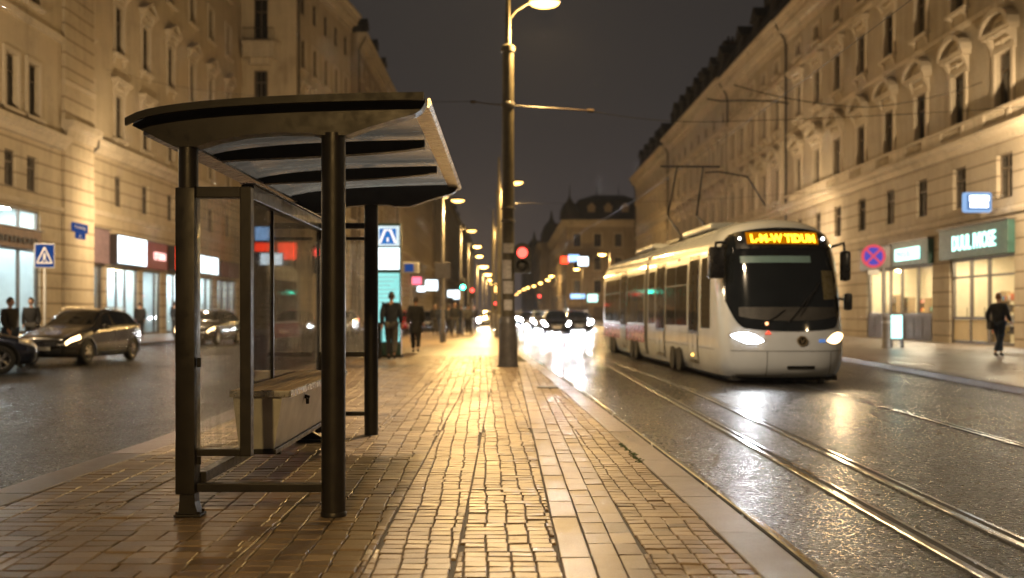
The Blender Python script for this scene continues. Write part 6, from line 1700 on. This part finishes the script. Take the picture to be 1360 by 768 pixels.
# ------------------------------------------------------------------ sky, sun, camera
HAZE = .00015
w = bpy.data.worlds.new('World'); sc.world = w; w.use_nodes = True
t = w.node_tree; t.nodes.clear()
out = N(t, 'ShaderNodeOutputWorld'); bg = N(t, 'ShaderNodeBackground')
sky = N(t, 'ShaderNodeTexSky', sky_type='NISHITA'); sky.sun_disc = False; sky.sun_elevation = R(-4); sky.sun_rotation = R(200)
bg.inputs[1].default_value = .05; t.links.new(sky.outputs[0], bg.inputs[0]); t.links.new(bg.outputs[0], out.inputs[0])
vsc = N(t, 'ShaderNodeVolumeScatter'); vsc.inputs['Density'].default_value = HAZE; vsc.inputs['Anisotropy'].default_value = .6; vsc.inputs['Color'].default_value = (.92, .95, 1, 1)
t.links.new(vsc.outputs[0], out.inputs['Volume'])
# low cloud lit by the city, as a dome
m_, t = nt('night_cloud'); o_ = N(t, 'ShaderNodeOutputMaterial'); e_ = N(t, 'ShaderNodeEmission')
tc = N(t, 'ShaderNodeTexCoord'); nv = N(t, 'ShaderNodeVectorMath', operation='NORMALIZE'); t.links.new(tc.outputs['Object'], nv.inputs[0])
sx = N(t, 'ShaderNodeSeparateXYZ'); t.links.new(nv.outputs[0], sx.inputs[0])
nz = noise(t, mapping(t, nv.outputs[0], 2, 2, 5), 1.2, 4, .6)
hgt = math_n(t, 'ADD', sx.outputs[2], math_n(t, 'MULTIPLY', math_n(t, 'SUBTRACT', nz.outputs[0], .5), .10))
rp = ramp(t, hgt, [(.0, (.070, .053, .049)), (.10, (.046, .038, .036)), (.22, (.035, .030, .028)), (.5, (.030, .025, .021)), (1, (.025, .020, .015))])
t.links.new(rp.outputs[0], e_.inputs[0]); e_.inputs[1].default_value = 1.0; t.links.new(e_.outputs[0], o_.inputs[0]); m_.cycles.emission_sampling = 'NONE'
mb = MB(); mb.lathe([(700 * math.cos(R(a)), 700 * math.sin(R(a))) for a in (-6, -3, 0, 4, 8, 14, 22, 32, 45, 60, 75, 86, 89.9)], 48)
structure(mb.build('sky', m_, None, 60))
sl = bpy.data.lights.new('moon', 'SUN'); sl.energy = .015; sl.angle = R(10); sl.color = (1, .9, .75)
so = bpy.data.objects.new('moon', sl); COL.objects.link(so); so.rotation_euler = (R(40), 0, R(20))

cam = bpy.data.cameras.new('camera'); co = bpy.data.objects.new('camera', cam); COL.objects.link(co)
co.location = (0, 0, 1.3); co.rotation_euler = (PI / 2, 0, 0)
cam.sensor_width = 36; cam.lens = 36 * 1322 / 1360; cam.shift_x = 8 / 1360; cam.shift_y = 31 / 1360
cam.clip_start = .05; cam.clip_end = 3000
cam.dof.use_dof = True; cam.dof.focus_distance = 7.2; cam.dof.aperture_fstop = 1.3; cam.dof.aperture_blades = 0
sc.camera = co
sc.render.engine = 'CYCLES'
sc.view_settings.view_transform = 'Standard'; sc.view_settings.look = 'None'; sc.view_settings.exposure = 0; sc.view_settings.gamma = 1
cy = sc.cycles
cy.use_denoising = True
try: cy.denoiser = 'OPENIMAGEDENOISE'
except Exception: pass
cy.use_light_tree = True; cy.max_bounces = 6; cy.diffuse_bounces = 2; cy.glossy_bounces = 3; cy.transparent_max_bounces = 12; cy.transmission_bounces = 4
cy.sample_clamp_indirect = 4; cy.sample_clamp_direct = 0; cy.caustics_reflective = False; cy.caustics_refractive = False
cy.use_adaptive_sampling = True; cy.adaptive_threshold = .02
